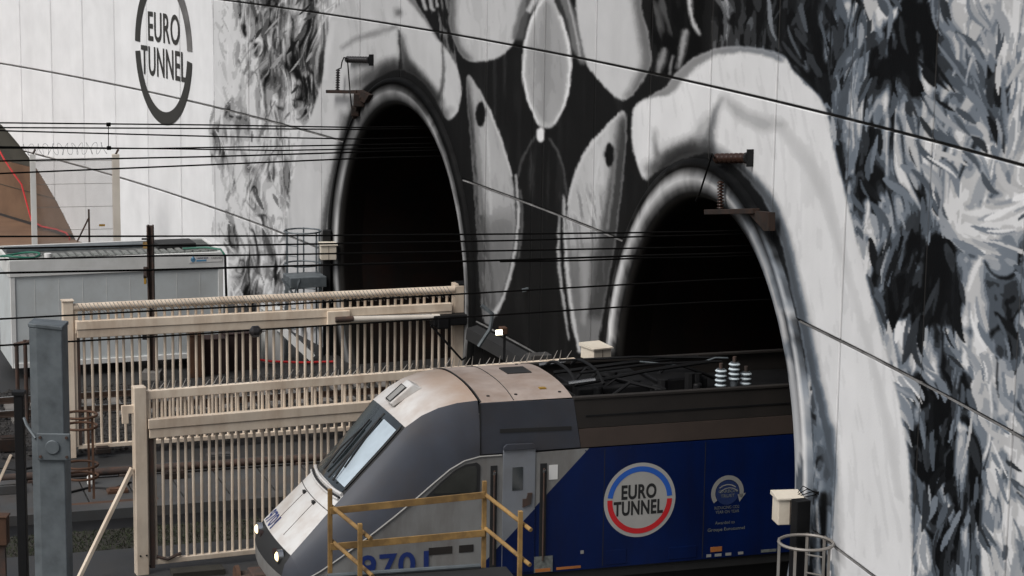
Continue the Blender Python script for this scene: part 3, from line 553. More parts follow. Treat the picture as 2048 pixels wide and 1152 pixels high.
for c in range(len(JO)-1):
    for r in range(len(ROWS)-1):
        vg = VG + (0.012 if c < 12 else 0.026 if c > 19 else 0.010)
        sa, sb, za, zb = JO[c]+vg/2, JO[c+1]-vg/2, ROWS[r]+HG/2, ROWS[r+1]-HG/2
        p = [project(*wall_xyz(q, t)) for q in (sa, sb) for t in (za, zb)]
        nx = int(np.clip(abs(p[2][0]-p[0][0])/2.0, 3, 95)); ny = int(np.clip(abs(p[0][1]-p[1][1])/2.0, 3, 270))
        ys_ = [q[1] for q in p]; xs_ = [q[0] for q in p]
        if max(ys_) < -30 or min(xs_) > 2080 or max(xs_) < -60: nx, ny = 10, 12
        off = random.uniform(-0.006, 0.006)
        ss = np.linspace(sa, sb, nx+1); zz = np.linspace(za, zb, ny+1); A, B = np.meshgrid(ss, zz)
        idx = np.arange((nx+1)*(ny+1)).reshape(ny+1, nx+1)
        keep = np.ones((ny, nx), bool); cs = (ss[:-1]+ss[1:])/2; cz = (zz[:-1]+zz[1:])/2; CSg, CZg = np.meshgrid(cs, cz)
        for (qs, qz, qr) in cut:
            keep &= np.hypot(CSg-qs, CZg-qz) > qr
            d = np.hypot(A-qs, B-qz); ins = d < qr; k = np.where(ins & (d > 0.1), qr/np.maximum(d, 1e-6), 1.0)
            cell = max((sb-sa)/nx, (zb-za)/ny)*1.5; k = np.where(d > qr-cell, k, 1.0); A = qs+(A-qs)*k; B = qz+(B-qz)*k
        if not keep.any(): continue
        x, y, z = wall_xyz(A.ravel(), B.ravel(), off); V_ = np.c_[x, y, z]; col = paint_at(A.ravel(), B.ravel())*np.array([[1, 1, 1, 1]])*random.uniform(.94, 1.0)
        q = np.stack([idx[:-1, :-1], idx[:-1, 1:], idx[1:, 1:], idx[1:, :-1]], -1)[keep]
        # returns into the joint
        rim = np.concatenate([idx[0, :], idx[1:, -1], idx[-1, -2::-1], idx[-2:0:-1, 0]]); x2, y2, z2 = wall_xyz(A.ravel()[rim], B.ravel()[rim], -0.07)
        b0 = len(V_); n_ = len(rim); sk = np.array([[rim[i], b0+i, b0+(i+1) % n_, rim[(i+1) % n_]] for i in range(n_)])
        used_keep = np.zeros(len(V_), bool); used_keep[q.ravel()] = True; sk = sk[[used_keep[s_[0]] and used_keep[s_[3]] for s_ in sk]] if len(sk) else sk
        V_ = np.r_[V_, np.c_[x2, y2, z2]]; col = np.r_[col, np.tile([[.12, .115, .11, 1]], (n_, 1))]
        F_ = np.r_[q, sk] if len(sk) else q
        used = np.unique(F_); rm = np.full(len(V_), -1); rm[used] = np.arange(len(used))
        o = painted_mesh('panel', V_[used], rm[F_], col[used], wall)
        me = o.data; fix_normals(me) if False else None
# dark backing behind the joints, open where the tunnels and the arch pass
bk = MB(); ss = np.arange(-42, 39.7, 0.5); zz = np.arange(-0.2, 16.5, 0.4)
vid = {}
for i in range(len(ss)-1):
    for j in range(len(zz)-1):
        cs, cz = (ss[i]+ss[i+1])/2, (zz[j]+zz[j+1])/2
        if any(math.hypot(cs-a, cz-b) < rr_+0.12 for a, b, rr_ in cut): continue
        bk.add([WP(ss[i], zz[j], -0.075), WP(ss[i+1], zz[j], -0.075), WP(ss[i+1], zz[j+1], -0.075), WP(ss[i], zz[j+1], -0.075)], [(0, 1, 2, 3)])
bk.build('backing', M['joint'], wall)
# pale metal strips lying in the lower half of the horizontal joints
for zj in ROWS[1:3]:
    mb = MB(); run = []
    for s_ in np.arange(-42, 39.6, .5):
        ok = all(math.hypot(s_+.25-a, zj-b) > rr_+.3 for a, b, rr_ in cut)
        if ok: mb.hexa([WP(s_, zj-.027, -.06), WP(s_+.5, zj-.027, -.06), WP(s_+.5, zj-.027, .004), WP(s_, zj-.027, .004), WP(s_, zj+.002, -.06), WP(s_+.5, zj+.002, -.06), WP(s_+.5, zj+.002, .004), WP(s_, zj+.002, .004)])
    mb.build('joint_strip', M['strip'], wall)
# tunnel collars (painted rings) and linings
for key, (s0, z0, ri, ro) in TUN.items():
    prof = [(ro+0.02, -0.06), (ro, 0.07), (ro-0.05, 0.11), (ro-0.13, 0.13), (ro-0.14, 0.10), (ro-0.30, 0.12), ((ri+ro)/2, 0.12), (ri+0.22, 0.09), (ri+0.12, 0.05), (ri+0.06, 0.02), (ri+0.03, -0.03), (ri+0.01, -0.10), (ri, -0.25), (ri, -0.7)]
    na = 150; a0, a1 = -42, 222; V_ = []; C_ = []
    for r_, n_ in prof:
        th = np.radians(np.linspace(a0, a1, na+1)); s_ = s0+r_*np.cos(th); z_ = z0+r_*np.sin(th); x, y, z = wall_xyz(s_, z_, n_); V_.append(np.c_[x, y, z])
        c_ = paint_at(s_, z_); 
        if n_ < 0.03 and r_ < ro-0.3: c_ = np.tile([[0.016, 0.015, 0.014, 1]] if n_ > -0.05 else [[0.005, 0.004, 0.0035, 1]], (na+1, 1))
        C_.append(c_)
    n = na+1; F_ = [(i*n+j, i*n+j+1, (i+1)*n+j+1, (i+1)*n+j) for i in range(len(prof)-1) for j in range(na)]
    o = painted_mesh('tunnel_collar', np.concatenate(V_), F_, np.concatenate(C_), wall)
    o.data.polygons.foreach_set('use_smooth', [True]*len(o.data.polygons)); fix_normals(o.data)
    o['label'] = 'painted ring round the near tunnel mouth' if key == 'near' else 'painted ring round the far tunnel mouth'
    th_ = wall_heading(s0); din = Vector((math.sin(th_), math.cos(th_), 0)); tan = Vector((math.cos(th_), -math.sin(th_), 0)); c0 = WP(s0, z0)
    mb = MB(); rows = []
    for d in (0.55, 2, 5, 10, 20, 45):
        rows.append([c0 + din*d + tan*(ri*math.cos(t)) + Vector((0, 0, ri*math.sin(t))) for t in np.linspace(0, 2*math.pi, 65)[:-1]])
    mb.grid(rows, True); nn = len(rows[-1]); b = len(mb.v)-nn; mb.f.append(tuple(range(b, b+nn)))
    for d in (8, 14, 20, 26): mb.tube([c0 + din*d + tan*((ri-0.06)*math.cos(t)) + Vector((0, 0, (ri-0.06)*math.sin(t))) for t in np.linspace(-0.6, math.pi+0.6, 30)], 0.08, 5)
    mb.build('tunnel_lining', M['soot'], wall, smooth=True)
# closed arch at the far end: soffit, olive head sheet, brown door
ts = [ARCH[1]+ARCH[2]*math.sin(t) for t in np.linspace(R(50), R(120), 60)]; sp = [ARCH[0]+ARCH[2]*math.cos(t) for t in np.linspace(R(50), R(120), 60)]
mb = MB(); mb.grid([[WP(s, z, 0.0) for s, z in zip(sp, ts)], [WP(s, z, -0.9) for s, z in zip(sp, ts)]]); mb.build('arch_soffit', M['olive'], wall)
zs = wall_sz(0, 324)[1]
d = MB(); d.prism([WP(-44, -0.2, -0.55), WP(-27, -0.2, -0.55), WP(-27, zs, -0.55), WP(-44, zs, -0.55)], (WP(0, 0, -0.1)-WP(0, 0, 0)))
door = d.build('arch_door', M['brown'], wall)
sm = MB()
for k in range(9):
    s = -43+k*1.9; sm.bar(WP(s, -0.1, -0.545), WP(s, zs-0.05, -0.545), 0.03, 0.02)
sm.bar(WP(-44, 1.2, -0.545), WP(-27, 1.2, -0.545), 0.03, 0.02); sm.build('door_seam', M['olive'], door)
d = MB(); d.prism([WP(-44, zs+.02, -0.6), WP(-27, zs+.02, -0.6), WP(-27, 5, -0.6), WP(-44, 5, -0.6)], (WP(0, 0, -0.1)-WP(0, 0, 0))); d.build('head_sheet', M['olive'], wall)
# projecting ledge low on the wall between the tunnels
mb = MB()
for s in np.arange(5.6, 13.2, 0.8): mb.hexa([WP(s, 2.45, 0.0), WP(s+.8, 2.45, 0.0), WP(s+.8, 2.45, .30), WP(s, 2.45, .30), WP(s, 2.78, 0.0), WP(s+.8, 2.78, 0.0), WP(s+.8, 2.72, .26), WP(s, 2.72, .26)])
mb.build('ledge', M['rubber'], wall)
# big round emblem on the pale part of the wall
LS, LZ, LR = -19.43, 7.74, 2.58
def ring_part(a0, a1, ri, ro, m, n=40):
    mb = MB(); th = np.linspace(R(a0), R(a1), n); mb.grid([[WP(LS+ri*math.cos(t), LZ+ri*math.sin(t), 0.02) for t in th], [WP(LS+ro*math.cos(t), LZ+ro*math.sin(t), 0.02) for t in th]])
    return mb.build('emblem_ring', m, wall)
ring_part(185.5, 353, 2.14, LR, M['logo_dark'], 60); ring_part(92, 177.5, 2.14, LR, M['logo_dark']); ring_part(1.5, 60, 2.14, LR, M['logo_mid']); ring_part(60, 92, 2.14, LR, M['logo_dark'])
def wall_text(body, x0, x1, zlo, zhi, bold):
    v, f = text2d(body, bold, 1.06); mb = MB(); mb.add([WP(x0+(x1-x0)*a, zlo+(zhi-zlo)*b, 0.02) for a, b in v], f); return mb.build('emblem_lettering', M['logo_dark'], wall)
sE0 = wall_sz(297, 55)[0]; sE1 = wall_sz(360, 62)[0]; sT0 = wall_sz(283, 115)[0]; sT1 = wall_sz(373, 135)[0]
wall_text('EURO', sE0, sE1, 7.92, 8.94, 0.014); wall_text('TUNNEL', sT0, sT1, 6.74, 7.74, 0.014)

# ================================================================== ground, tracks
gm = MB(); gm.add([(-220, -60, 0), (220, -60, 0), (220, 300, 0), (-220, 300, 0)], [(0, 1, 2, 3)])
tag(gm.build('ground', M['asphalt']), kind='structure')
T1 = WP(18.70, 0); T2 = WP(0.16, 0)
F1 = Frame((T1.x, T1.y), 18.2)           # near track, u grows into the tunnel
F2 = Frame((T2.x, T2.y), 19.6)           # far track
RAILZ = 0.30
def strip(name, F, u0, u1, v0, v1, z0, z1, m, label=None, kind='structure', nu=1):
    mb = MB(); mb.hexa([F.P(u0, v0, z0), F.P(u1, v0, z0), F.P(u1, v1, z0), F.P(u0, v1, z0), F.P(u0, v0, z1), F.P(u1, v0, z1), F.P(u1, v1, z1), F.P(u0, v1, z1)])
    o = mb.build(name, m); tag(o, label, kind=kind); return o
def rail_profile(mb, F, u0, u1, v):
    for (a, b, z0, z1) in ((-.07, .07, RAILZ-.16, RAILZ-.135), (-.012, .012, RAILZ-.135, RAILZ-.04), (-.036, .036, RAILZ-.04, RAILZ-.004)):
        mb.hexa([F.P(u0, v+a, z0), F.P(u1, v+a, z0), F.P(u1, v+b, z0), F.P(u0, v+b, z0), F.P(u0, v+a, z1), F.P(u1, v+a, z1), F.P(u1, v+b, z1), F.P(u0, v+b, z1)])
def track(F, u0, u1, label):
    t = empty('railway_track', F.P(u0, 0, 0), label, 'track', 'tracks into the tunnels')
    src = None
    for k, u in enumerate(np.arange(u0+.3, u1, 0.65)):
        if src is None:
            mb = MB(); mb.box(F.P(u, 0, RAILZ-.25), .26, 2.5, .18, F.U, F.V); src = mb.build('sleeper', M['sleeper'], t); u_s = u
        else: shared(src, t, F.U*(u-u_s))
    for v in (-.7175-.036, .7175+.036):
        mb = MB(); rail_profile(mb, F, u0, u1, v); r = mb.build('rail', M['rail'], t)
        mt = MB(); mt.box(F.P((u0+u1)/2, v, RAILZ-.002), u1-u0, .05, .006, F.U, F.V); mt.build('rail_head', M['rail_top'], r)
    return t
track(F1, -24, 12, 'near railway track with the locomotive standing on it, leading into the near tunnel')
track(F2, -26, 14, 'empty far railway track behind the tall rear gate, leading into the far tunnel')
def ballast(F, u0, u1, v0, v1, n, seed, label, hidden=False):
    rnd = random.Random(seed); mb = MB(); z = 0.07
    mb.hexa([F.P(u0, v0, 0.0), F.P(u1, v0, 0.0), F.P(u1, v1, 0.0), F.P(u0, v1, 0.0), F.P(u0, v0+.3, z), F.P(u1, v0+.3, z), F.P(u1, v1-.3, z), F.P(u0, v1-.3, z)])
    tag(mb.build('ballast_bed', M['ballast']), kind='structure')
    st = MB()
    for k in range(n):
        u = rnd.uniform(u0, u1); v = rnd.uniform(v0+.1, v1-.1); c = F.P(u, v, z); r = rnd.uniform(.025, .06); a = rnd.uniform(0, 6.28)
        q = []
        for i, (dx, dy, dz) in enumerate(((1,0,0),(0,1,0),(-1,0,0),(0,-1,0),(0,0,1),(0,0,-.6))):
            s = r*rnd.uniform(.7, 1.3); x = dx*math.cos(a)-dy*math.sin(a); y = dx*math.sin(a)+dy*math.cos(a); q.append(c+Vector((x*s, y*s, dz*s*.8+.012)))
        st.add(q, [(0,1,4),(1,2,4),(2,3,4),(3,0,4),(1,0,5),(2,1,5),(3,2,5),(0,3,5)])
    tag(st.build('ballast', M['stone']), label, 'ballast', kind='stuff')
ballast(F2, -17, 6, -4.6, 2.6, 9000, 3, 'dark grey ballast stones under the far track behind the rear gate')
# strips between the two tracks (v measured from the near track, growing towards the far one)
def vat(py, px=200):  # distance across at which the sight line over (px,py) meets the ground
    q = at_z(px, py, 0.0) - F1.o; return q.dot(F1.V)
v_walk0, v_grass, v_trench, v_kerb, v_slab0, v_pipe, v_conc1 = vat(1160), vat(1106), vat(1062), vat(1040), vat(1012), vat(962), vat(937)
strip('walkway', F1, -20, -1, 2.2, v_grass, 0.0, 0.05, M['walkway'])
strip('soil_bed', F1, -20, -1, v_grass+.004, v_trench, 0.0, 0.02, M['soil'])
gb = MB(); rnd = random.Random(5)
for k in range(9000):
    u = rnd.uniform(-14, -2); v = rnd.uniform(v_grass+.03, v_trench-.02); c = F1.P(u, v, .02); h = rnd.uniform(.02, .07); a = rnd.uniform(0, 6.28); d = Vector((math.cos(a), math.sin(a), 0))*.012; l = Vector((rnd.uniform(-.06, .06), rnd.uniform(-.06, .06), h))
    gb.add([c-d, c+d, c+l], [(0, 1, 2)])
tag(gb.build('grass', M['grass']), 'dark green grass strip beside the walkway behind the front gate', 'grass', kind='stuff')
strip('trench_floor', F1, -20, 2, v_trench+.01, v_kerb-.01, 0.0, 0.006, M['black'])
strip('kerb', F1, -20, 2, v_kerb, v_kerb+.5, 0.0, 0.22, M['slab'])
# concrete cover slabs, one by one
src = None
cov = empty('cable_trough', F1.P(-14, v_slab0, 0), 'row of grey concrete cover slabs beside the rusty pipe between the tracks', 'trough')
for k in range(17):
    u0 = -15+k*1.0
    if src is None:
        mb = MB(); mb.box(F1.P(u0+.5, (v_kerb+.55+v_pipe)/2-.05, .05), .97, v_pipe-v_kerb-.75, .10, F1.U, F1.V); src = mb.build('cover_slab', M['slab'], cov, bevel=.012)
    else: shared(src, cov, F1.U*k + Vector((0, 0, random.uniform(-.012, .012))))
strip('concrete_path', F1, -20, 3, v_pipe+.2, v_conc1, 0.0, 0.04, M['walkway'])
pp = MB(); pp.tube([F1.P(-16, v_pipe, .22), F1.P(-9, v_pipe+.03, .20), F1.P(2, v_pipe, .22)], .09, 10)
po = empty('rusty_pipe', F1.P(-16, v_pipe, 0), 'rusty dark pipe lying on low stands between the two tracks', 'pipe'); pp.build('pipe', M['rusty'], po, True)
for k in range(9):
    mb = MB(); mb.box(F1.P(-15+2*k, v_pipe, .07), .18, .3, .14, F1.U, F1.V); mb.build('stand', M['rusty'], po)
mb = MB(); mb.bar(F1.P(-10.6, v_kerb+.55, .16), F1.P(-8.6, v_kerb+.62, .16), .25, .1); tag(mb.build('rusty_beam', M['rust_orange'], bevel=.01), 'short rusty steel beam lying on the grey kerb between the tracks', 'beam')
# stones and rubbish on the grey ground near the front gate foot
mb = MB(); q = at_z(395, 1148, 0.05); mb.box(q+Vector((0, 0, .05)), 1.0, .35, .12, F1.U, F1.V); tag(mb.build('drain_box', M['soil'], bevel=.01), 'dark low drain box on the walkway in front of the front gate', 'drain')

# ================================================================== cream security gates
def picket_gate(name, F, uL, uR, zb, zt, zbeam, hbeam, pitch, rad, label, spikes_up, top_round):
    g = empty(name, F.P(uL, 0, 0), label, 'gate', 'cream security gates beside the tracks')
    src = None; n = int((uR-uL)/pitch)
    for k in range(1, n):
        u = uL+k*(uR-uL)/n
        if src is None:
            mb = MB(); mb.tube([F.P(u, 0, zb), F.P(u, 0, zt-.02)], rad, 8, False); src = mb.build('picket', M['cream'], g, True); u_s = u
        else:
            c_ = shared(src, g, F.U*(u-u_s) + F.V*random.uniform(-.012, .012)); c_.rotation_euler = (random.gauss(0, .004), random.gauss(0, .004), 0)
    mb = MB()
    if top_round: mb.tube([F.P(uL-.05, 0, zt), F.P(uR, 0, zt)], .095, 12)
    else: mb.bar(F.P(uL, 0, zt), F.P(uR, 0, zt), .13, .17)
    mb.build('top_rail', M['cream'], g, top_round, 0 if top_round else .012)
    mb = MB(); mb.bar(F.P(uL, 0, zb), F.P(uR, 0, zb), .12, .10); mb.build('bottom_rail', M['cream'], g, bevel=.012)
    mb = MB(); mb.bar(F.P(uL, -.10, zbeam+hbeam*.25), F.P(uR-.1, -.10, zbeam+hbeam*.25), .16, hbeam*.49); mb.build('cross_beam', M['cream'], g, bevel=.012)
    mb = MB(); mb.bar(F.P(uL+.02, -.09, zbeam-hbeam*.25), F.P(uR-.1, -.09, zbeam-hbeam*.25), .14, hbeam*.47); mb.build('cross_beam', M['cream'], g, bevel=.012)
    mb = MB(); mb.bar(F.P(uL, 0, zb), F.P(uL, 0, zt), .10, .12, F.V); mb.build('stile', M['cream'], g, bevel=.01)
    mb = MB(); mb.bar(F.P(uR, 0, zb), F.P(uR, 0, zt), .10, .12, F.V); mb.build('stile', M['cream'], g, bevel=.01)
    sp = MB(); rnd = random.Random(11)
    for k in range(n*(1 if spikes_up else 2)):
        u = uL+.1+k*(uR-uL-.15)/(n*(1 if spikes_up else 2)); lean = rnd.uniform(-.02, .10)
        if spikes_up: sp.tube([F.P(u, 0, zt+.08), F.P(u+.03+lean, 0, zt+.08+rnd.uniform(.12, .2))], [.014, .004], 5)
        else:
            sp.tube([F.P(u-.06, -.05, zt+.09), F.P(u, -.115, zt-.02), F.P(u+.09+lean, -.13, zt-.16)], [.010, .012, .005], 5)
    tag(sp.build('anti_climb_spikes', M['galv_light'], g), kind='stuff')
    return g
# rear gate: plane through its lower rail
oA = at_z(160, 893, 0.25); GA = Frame((oA.x, oA.y), 19.3)
ua, za = GA.uz(150, 612); uR_, zR_ = GA.uz(908, 582); ub, zbm = GA.uz(400, 645)
zt = (za+zR_)/2
g1 = picket_gate('security_gate', GA, ua, uR_, 0.25, zt, zbm, 0.40, 0.183, .033, 'tall cream rear gate with round spiked top rail and hydraulic arm', False, True)
mb = MB(); mb.bar(GA.P(ua-.17, .02, 0), GA.P(ua-.17, .02, GA.uz(134, 602)[1]), .24, .24, GA.V); gp = mb.build('gate_post', M['cream'], g1, bevel=.015)
mb = MB(); mb.bar(GA.P(ua-.17, .02, GA.uz(134, 602)[1]), GA.P(ua-.17, .02, GA.uz(134, 602)[1]+.02), .28, .28, GA.V); mb.build('cap', M['cream'], gp)
mb = MB(); mb.box(GA.P(ua+.03, -.12, GA.uz(150, 652)[1]), .1, .06, .3, GA.U, GA.V); mb.build('hinge', M['cream'], gp, bevel=.01)
u0, z0 = GA.uz(650, 634); u1, z1 = GA.uz(695, 634); mb = MB(); mb.box(GA.P((u0+u1)/2, -.2, z0), u1-u0, .12, .34, GA.U, GA.V); br = mb.build('actuator_bracket', M['cream'], g1, bevel=.01)
mb = MB(); mb.tube([GA.P(u0+.18, -.30, z0-.02), GA.P(u1+.06, -.30, z0-.02)], .07, 10); mb.build('pivot', M['rusty'], br, True)
ue, ze = GA.uz(872, 628); mb = MB(); mb.tube([GA.P(u1, -.28, z0-.03), GA.P(ue, -.28, ze-.02)], .075, 12); act = mb.build('hydraulic_arm', M['postcream'], g1, True)
mb = MB(); mb.tube([GA.P(u1, -.28, z0+.03), GA.P(ue-.2, -.28, ze+.06)], .018, 6); mb.build('piston_rod', M['chrome'], act, True)
mb = MB(); mb.bar(GA.P(uR_+.12, .05, 0), GA.P(uR_+.12, .05, zt+.1), .24, .24, GA.V); mb.build('gate_post', M['cream'], g1, bevel=.015)
u0, z0 = GA.uz(932, 595); mb = MB(); mb.box(GA.P(u0, .15, z0), .42, .42, .72, GA.U, GA.V); mbx = mb.build('motor_box', M['black'], g1, bevel=.02)
mb = MB(); mb.box(GA.P(u0-.25, .1, z0+.2), .1, .3, .3, GA.U, GA.V); mb.build('cover', M['cream'], mbx, bevel=.01)
u0, z0 = GA.uz(925, 634); mb = MB(); mb.box(GA.P(u0-.1, -.2, z0), 1.5, .35, .26, GA.U, GA.V); mb.box(GA.P(u0-.6, -.25, z0-.05), .3, .3, .3, GA.U, GA.V); mb.build('motor_housing', M['black'], g1, bevel=.03)
mb = MB(); mb.tube([GA.P(u0-.9, -.3, z0-.1), GA.P(u0-.5, -.32, z0-.55), GA.P(u0-.1, -.3, z0-1.0), GA.P(u0+.25, -.25, z0-.8)], .03, 6); mb.build('hose', M['black'], g1, True)
mb = MB(); mb.bar(GA.P(ua+.05, -.03, .3), GA.P(ua+.05, -.03, GA.uz(150, 665)[1]), .07, .08, GA.V); mb.build('brown_strip', M['rusty'], g1)
# front gate
oB = at_z(300, 1124, 0.25); GB = Frame((oB.x, oB.y), 23.2)
ua, za = GB.uz(292, 794); uR_, zR_ = GB.uz(1150, 725); zt = .3*za+.7*zR_+.02; zbm = GB.uz(500, 838)[1]
g2 = picket_gate('security_gate', GB, ua, uR_, 0.25, zt, zbm, 0.38, 0.150, .029, 'long cream front gate with spiked top rail running behind the locomotive', True, False)
up, zp = GB.uz(277, 772); mb = MB(); mb.bar(GB.P(up, -.02, 0), GB.P(up, -.02, zp), .24, .24, GB.V); gp = mb.build('gate_post', M['cream'], g2, bevel=.015)
for zz_ in (.62, .9):
    for du in (-.05, .07):
        mb = MB(); mb.tube([GB.P(up+du, -.14, GB.uz(277, 1108)[1]+ (zz_-.76)*0), GB.P(up+du, -.155, GB.uz(277, 1108)[1]+(zz_-.76)*0)], .018, 8); mb.build('bolt', M['black'], gp) if zz_ < .7 else None
uh, zh = GB.uz(252, 826); mb = MB(); mb.box(GB.P(uh+.03, -.05, zh+.08), .26, .06, .16, GB.U, GB.V); mb.box(GB.P(uh-.03, -.05, zh-.09), .12, .06, .2, GB.U, GB.V); mb.build('latch_plate', M['cream'], gp, bevel=.008)
mb = MB(); mb.bar(GB.P(ua+.06, -.04, .15), GB.P(ua+.06, -.04, GB.uz(300, 850)[1]), .09, .10, GB.V); mb.build('brown_strip', M['rusty'], g2)
q0 = Vector(GB.P(*[GB.uz(263, 935)[0], -.05, GB.uz(263, 935)[1]])); q1 = at_z(150, 1172, 0.0)
mb = MB(); mb.bar(q0, q1, .10, .07); tag(mb.build('brace_strut', M['cream'], g2, bevel=.006))
mb = MB(); mb.tube([GB.P(ua+.15, -.04, .36), GB.P(ua+.35, -.1, .30), GB.P(ua+.62, -.05, .38)], .03, 6); mb.build('hose', M['rusty'], g2, True)

# ================================================================== white portable cabin
oC = at_z(25, 737, 0.30); qC = at_z(447, 712, 0.30); angC = math.degrees(math.atan2(qC.y-oC.y, qC.x-oC.x)); FC = Frame((oC.x, oC.y), angC)
Lc = (qC-oC).length; zc = FC.uz(230, 545)[1]; ztop = FC.uz(230, 512)[1]; Dc = 2.5
cab = empty('portable_cabin', FC.P(0, 0, 0), 'long white portable cabin standing by the wall behind the rear gate', 'cabin')
mb = MB(); mb.box(FC.P(Lc/2, Dc/2, (0.30+zc)/2), Lc, Dc, zc-.30, FC.U, FC.V); mb.build('body', M['cabin'], cab, bevel=.02)
for k in range(1, 9):
    u = Lc*k/9; mb = MB(); mb.box(FC.P(u, -.002, (0.45+zc)/2), .012, .006, zc-.62, FC.U, FC.V); mb.build('panel_seam', M['cabin_trim'], cab)
for u in (.06, Lc-.06): mb = MB(); mb.box(FC.P(u, .02, (0.30+zc)/2), .13, .10, zc-.30, FC.U, FC.V); mb.build('corner_post', M['cabin_trim'], cab, bevel=.01)
mb = MB(); mb.box(FC.P(Lc/2, -.01, .37), Lc-.1, .08, .14, FC.U, FC.V); mb.build('skirting', M['cabin_trim'], cab, bevel=.01)
mb = MB(); mb.box(FC.P(Lc/2, .0, (zc+ztop)/2), Lc+.04, .10, ztop-zc, FC.U, FC.V); fa = mb.build('fascia', M['cabin_trim'], cab, bevel=.012)
mb = MB(); mb.box(FC.P(Lc/2, Dc, (zc+ztop)/2), Lc+.04, .10, ztop-zc, FC.U, FC.V); mb.build('fascia', M['cabin_trim'], cab)
for u in (0, Lc): mb = MB(); mb.box(FC.P(u, Dc/2, (zc+ztop)/2), .08, Dc-.1, ztop-zc-.01, FC.U, FC.V); mb.build('fascia', M['cabin_trim'], cab)
mb = MB(); mb.box(FC.P(Lc/2, Dc/2, ztop-.06), Lc-.1, Dc-.1, .05, FC.U, FC.V); mb.build('roof_sheet', M['roofing'], cab)
src = None
for k in range(26):
    u = .25+k*(Lc-.5)/25
    if src is None: mb = MB(); mb.box(FC.P(u, .55, ztop-.015), .13, .75, .05, FC.U, FC.V); src = mb.build('roof_strip', M['slate'], cab); u_s = u
    else: shared(src, cab, FC.U*(u-u_s)+Vector((0, 0, random.uniform(-.012, .012))))
mb = MB(); mb.bar(FC.P(.1, 1.7, ztop+.02), FC.P(Lc-.5, 1.7, ztop+.02), .5, .10); mb.build('roof_beam', M['galv'], cab, bevel=.01)
mb = MB(); mb.bar(FC.P(Lc-1.6, 1.3, ztop+.06), FC.P(Lc-.55, 1.3, ztop+.06), .9, .14); mb.build('roof_mat', M['rubber'], cab, bevel=.02)
for u in (.6, Lc/2, Lc-.6): mb = MB(); mb.box(FC.P(u, Dc/2, .15), .5, Dc-.4, .30, FC.U, FC.V); mb.build('footing', M['black'], cab)
mb = MB(); u0, z0 = FC.uz(96, 523, .3); mb.tube([FC.P(u0, .3, ztop-.03), FC.P(u0, .3, ztop+.1)], .10, 10); mb.build('roof_vent', M['sign_white'], cab, True)
u0, z0 = FC.uz(378, 519); u1, z1 = FC.uz(444, 516); mb = MB(); mb.box(FC.P((u0+u1)/2, -.054, (z0+z1)/2), u1-u0, .012, .17, FC.U, FC.V); sg = mb.build('name_plate', M['sign_white'], cab)
mb = MB(); mb.tube([FC.P(u0+.10, -.061, (z0+z1)/2), FC.P(u0+.10, -.066, (z0+z1)/2)], .065, 16); mb.tube([FC.P(u0+.10, -.061, (z0+z1)/2+.03), FC.P(u0+.10, -.066, (z0+z1)/2+.10)], [.03, .012], 6); mb.build('drop_mark', M['sky_blue'], sg)
mb = MB(); mb.box(FC.P(u0+.33, -.062, (z0+z1)/2-.035), .28, .004, .05, FC.U, FC.V); mb.build('blue_band', M['sky_blue'], sg)
def plane_text(F, body, u0, u1, zlo, zhi, v, m, parent, bold=.02, name='lettering', spacing=1.0):
    t, f = text2d(body, bold, spacing); mb = MB(); mb.add([F.P(u0+(u1-u0)*a, v, zlo+(zhi-zlo)*b) for a, b in t], f); return mb.build(name, m, parent)
plane_text(FC, 'Lamirque', u0+.20, u0+.52, (z0+z1)/2+.0, (z0+z1)/2+.07, -.0645, M['navy'], sg, .02); plane_text(FC, 'CABANES', u0+.60, u0+.90, (z0+z1)/2, (z0+z1)/2+.05, -.0645, M['logo_mid'], sg, .01)
hz = empty('green_hose', FC.P(.1, .3, ztop), 'loose loop of green hose on the near end of the cabin roof', 'hose')
mb = MB(); mb.tube([FC.P(-.1+.5*math.cos(t)*(1+.1*math.sin(3*t))+.45, .45+.35*math.sin(t), ztop+.05+.03*math.sin(2*t)) for t in np.linspace(0, 11, 44)], .028, 7); mb.build('coil', M['green'], hz, True)
mb = MB(); mb.tube([FC.P(Lc-1.0, .5, ztop+.04), FC.P(Lc-.4, .3, ztop+.08), FC.P(Lc-.05, .0, ztop+.06), FC.P(Lc+.05, -.08, ztop-.1)], .03, 7)
tag(mb.build('green_hose', M['green'], None, True), 'green hose hanging over the cabin roof corner beside the mural', 'hose')
mb = MB(); mb.tube([FC.P(Lc+.05, -.08, ztop-.08), FC.P(Lc+.08, -.1, 1.6), FC.P(Lc+.08, -.1, .05)], .035, 7); tag(mb.build('black_downpipe', M['black'], None, True), 'thin black pipe running down the cabin corner beside the mural', 'pipe')
# equipment standing at the end of the cabin, seen through the rear gate
def small_box(name, px, py, v, sx, sy, sz, m, label, cat, F=FC):
    u, z = F.uz(px, py, v); mb = MB(); mb.box(F.P(u, v, sz/2), sx, sy, sz, F.U, F.V); mb.box(F.P(u, v, sz+.02), sx+.04, sy+.04, .04, F.U, F.V); o = mb.build(name, m, bevel=.015); tag(o, label, cat); return o
small_box('equipment_box', 415, 690, -.6, .9, .6, .95, M['redbox'], 'red-brown equipment box beside the cabin end, behind the rear gate', 'box')
small_box('equipment_box', 390, 690, -1.0, .35, .4, 1.15, M['rust_orange'], 'narrow orange-rust box in front of the cabin, behind the rear gate', 'box')
small_box('equipment_box', 478, 690, -.3, .9, .6, 1.0, M['redbox'], 'dark red box standing right of the cabin at the mural foot', 'box')
small_box('control_cabinet', 545, 668, .2, .55, .4, 1.5, M['cabin_trim'], 'pale grey control cabinet at the wall foot behind the rear gate', 'cabinet')
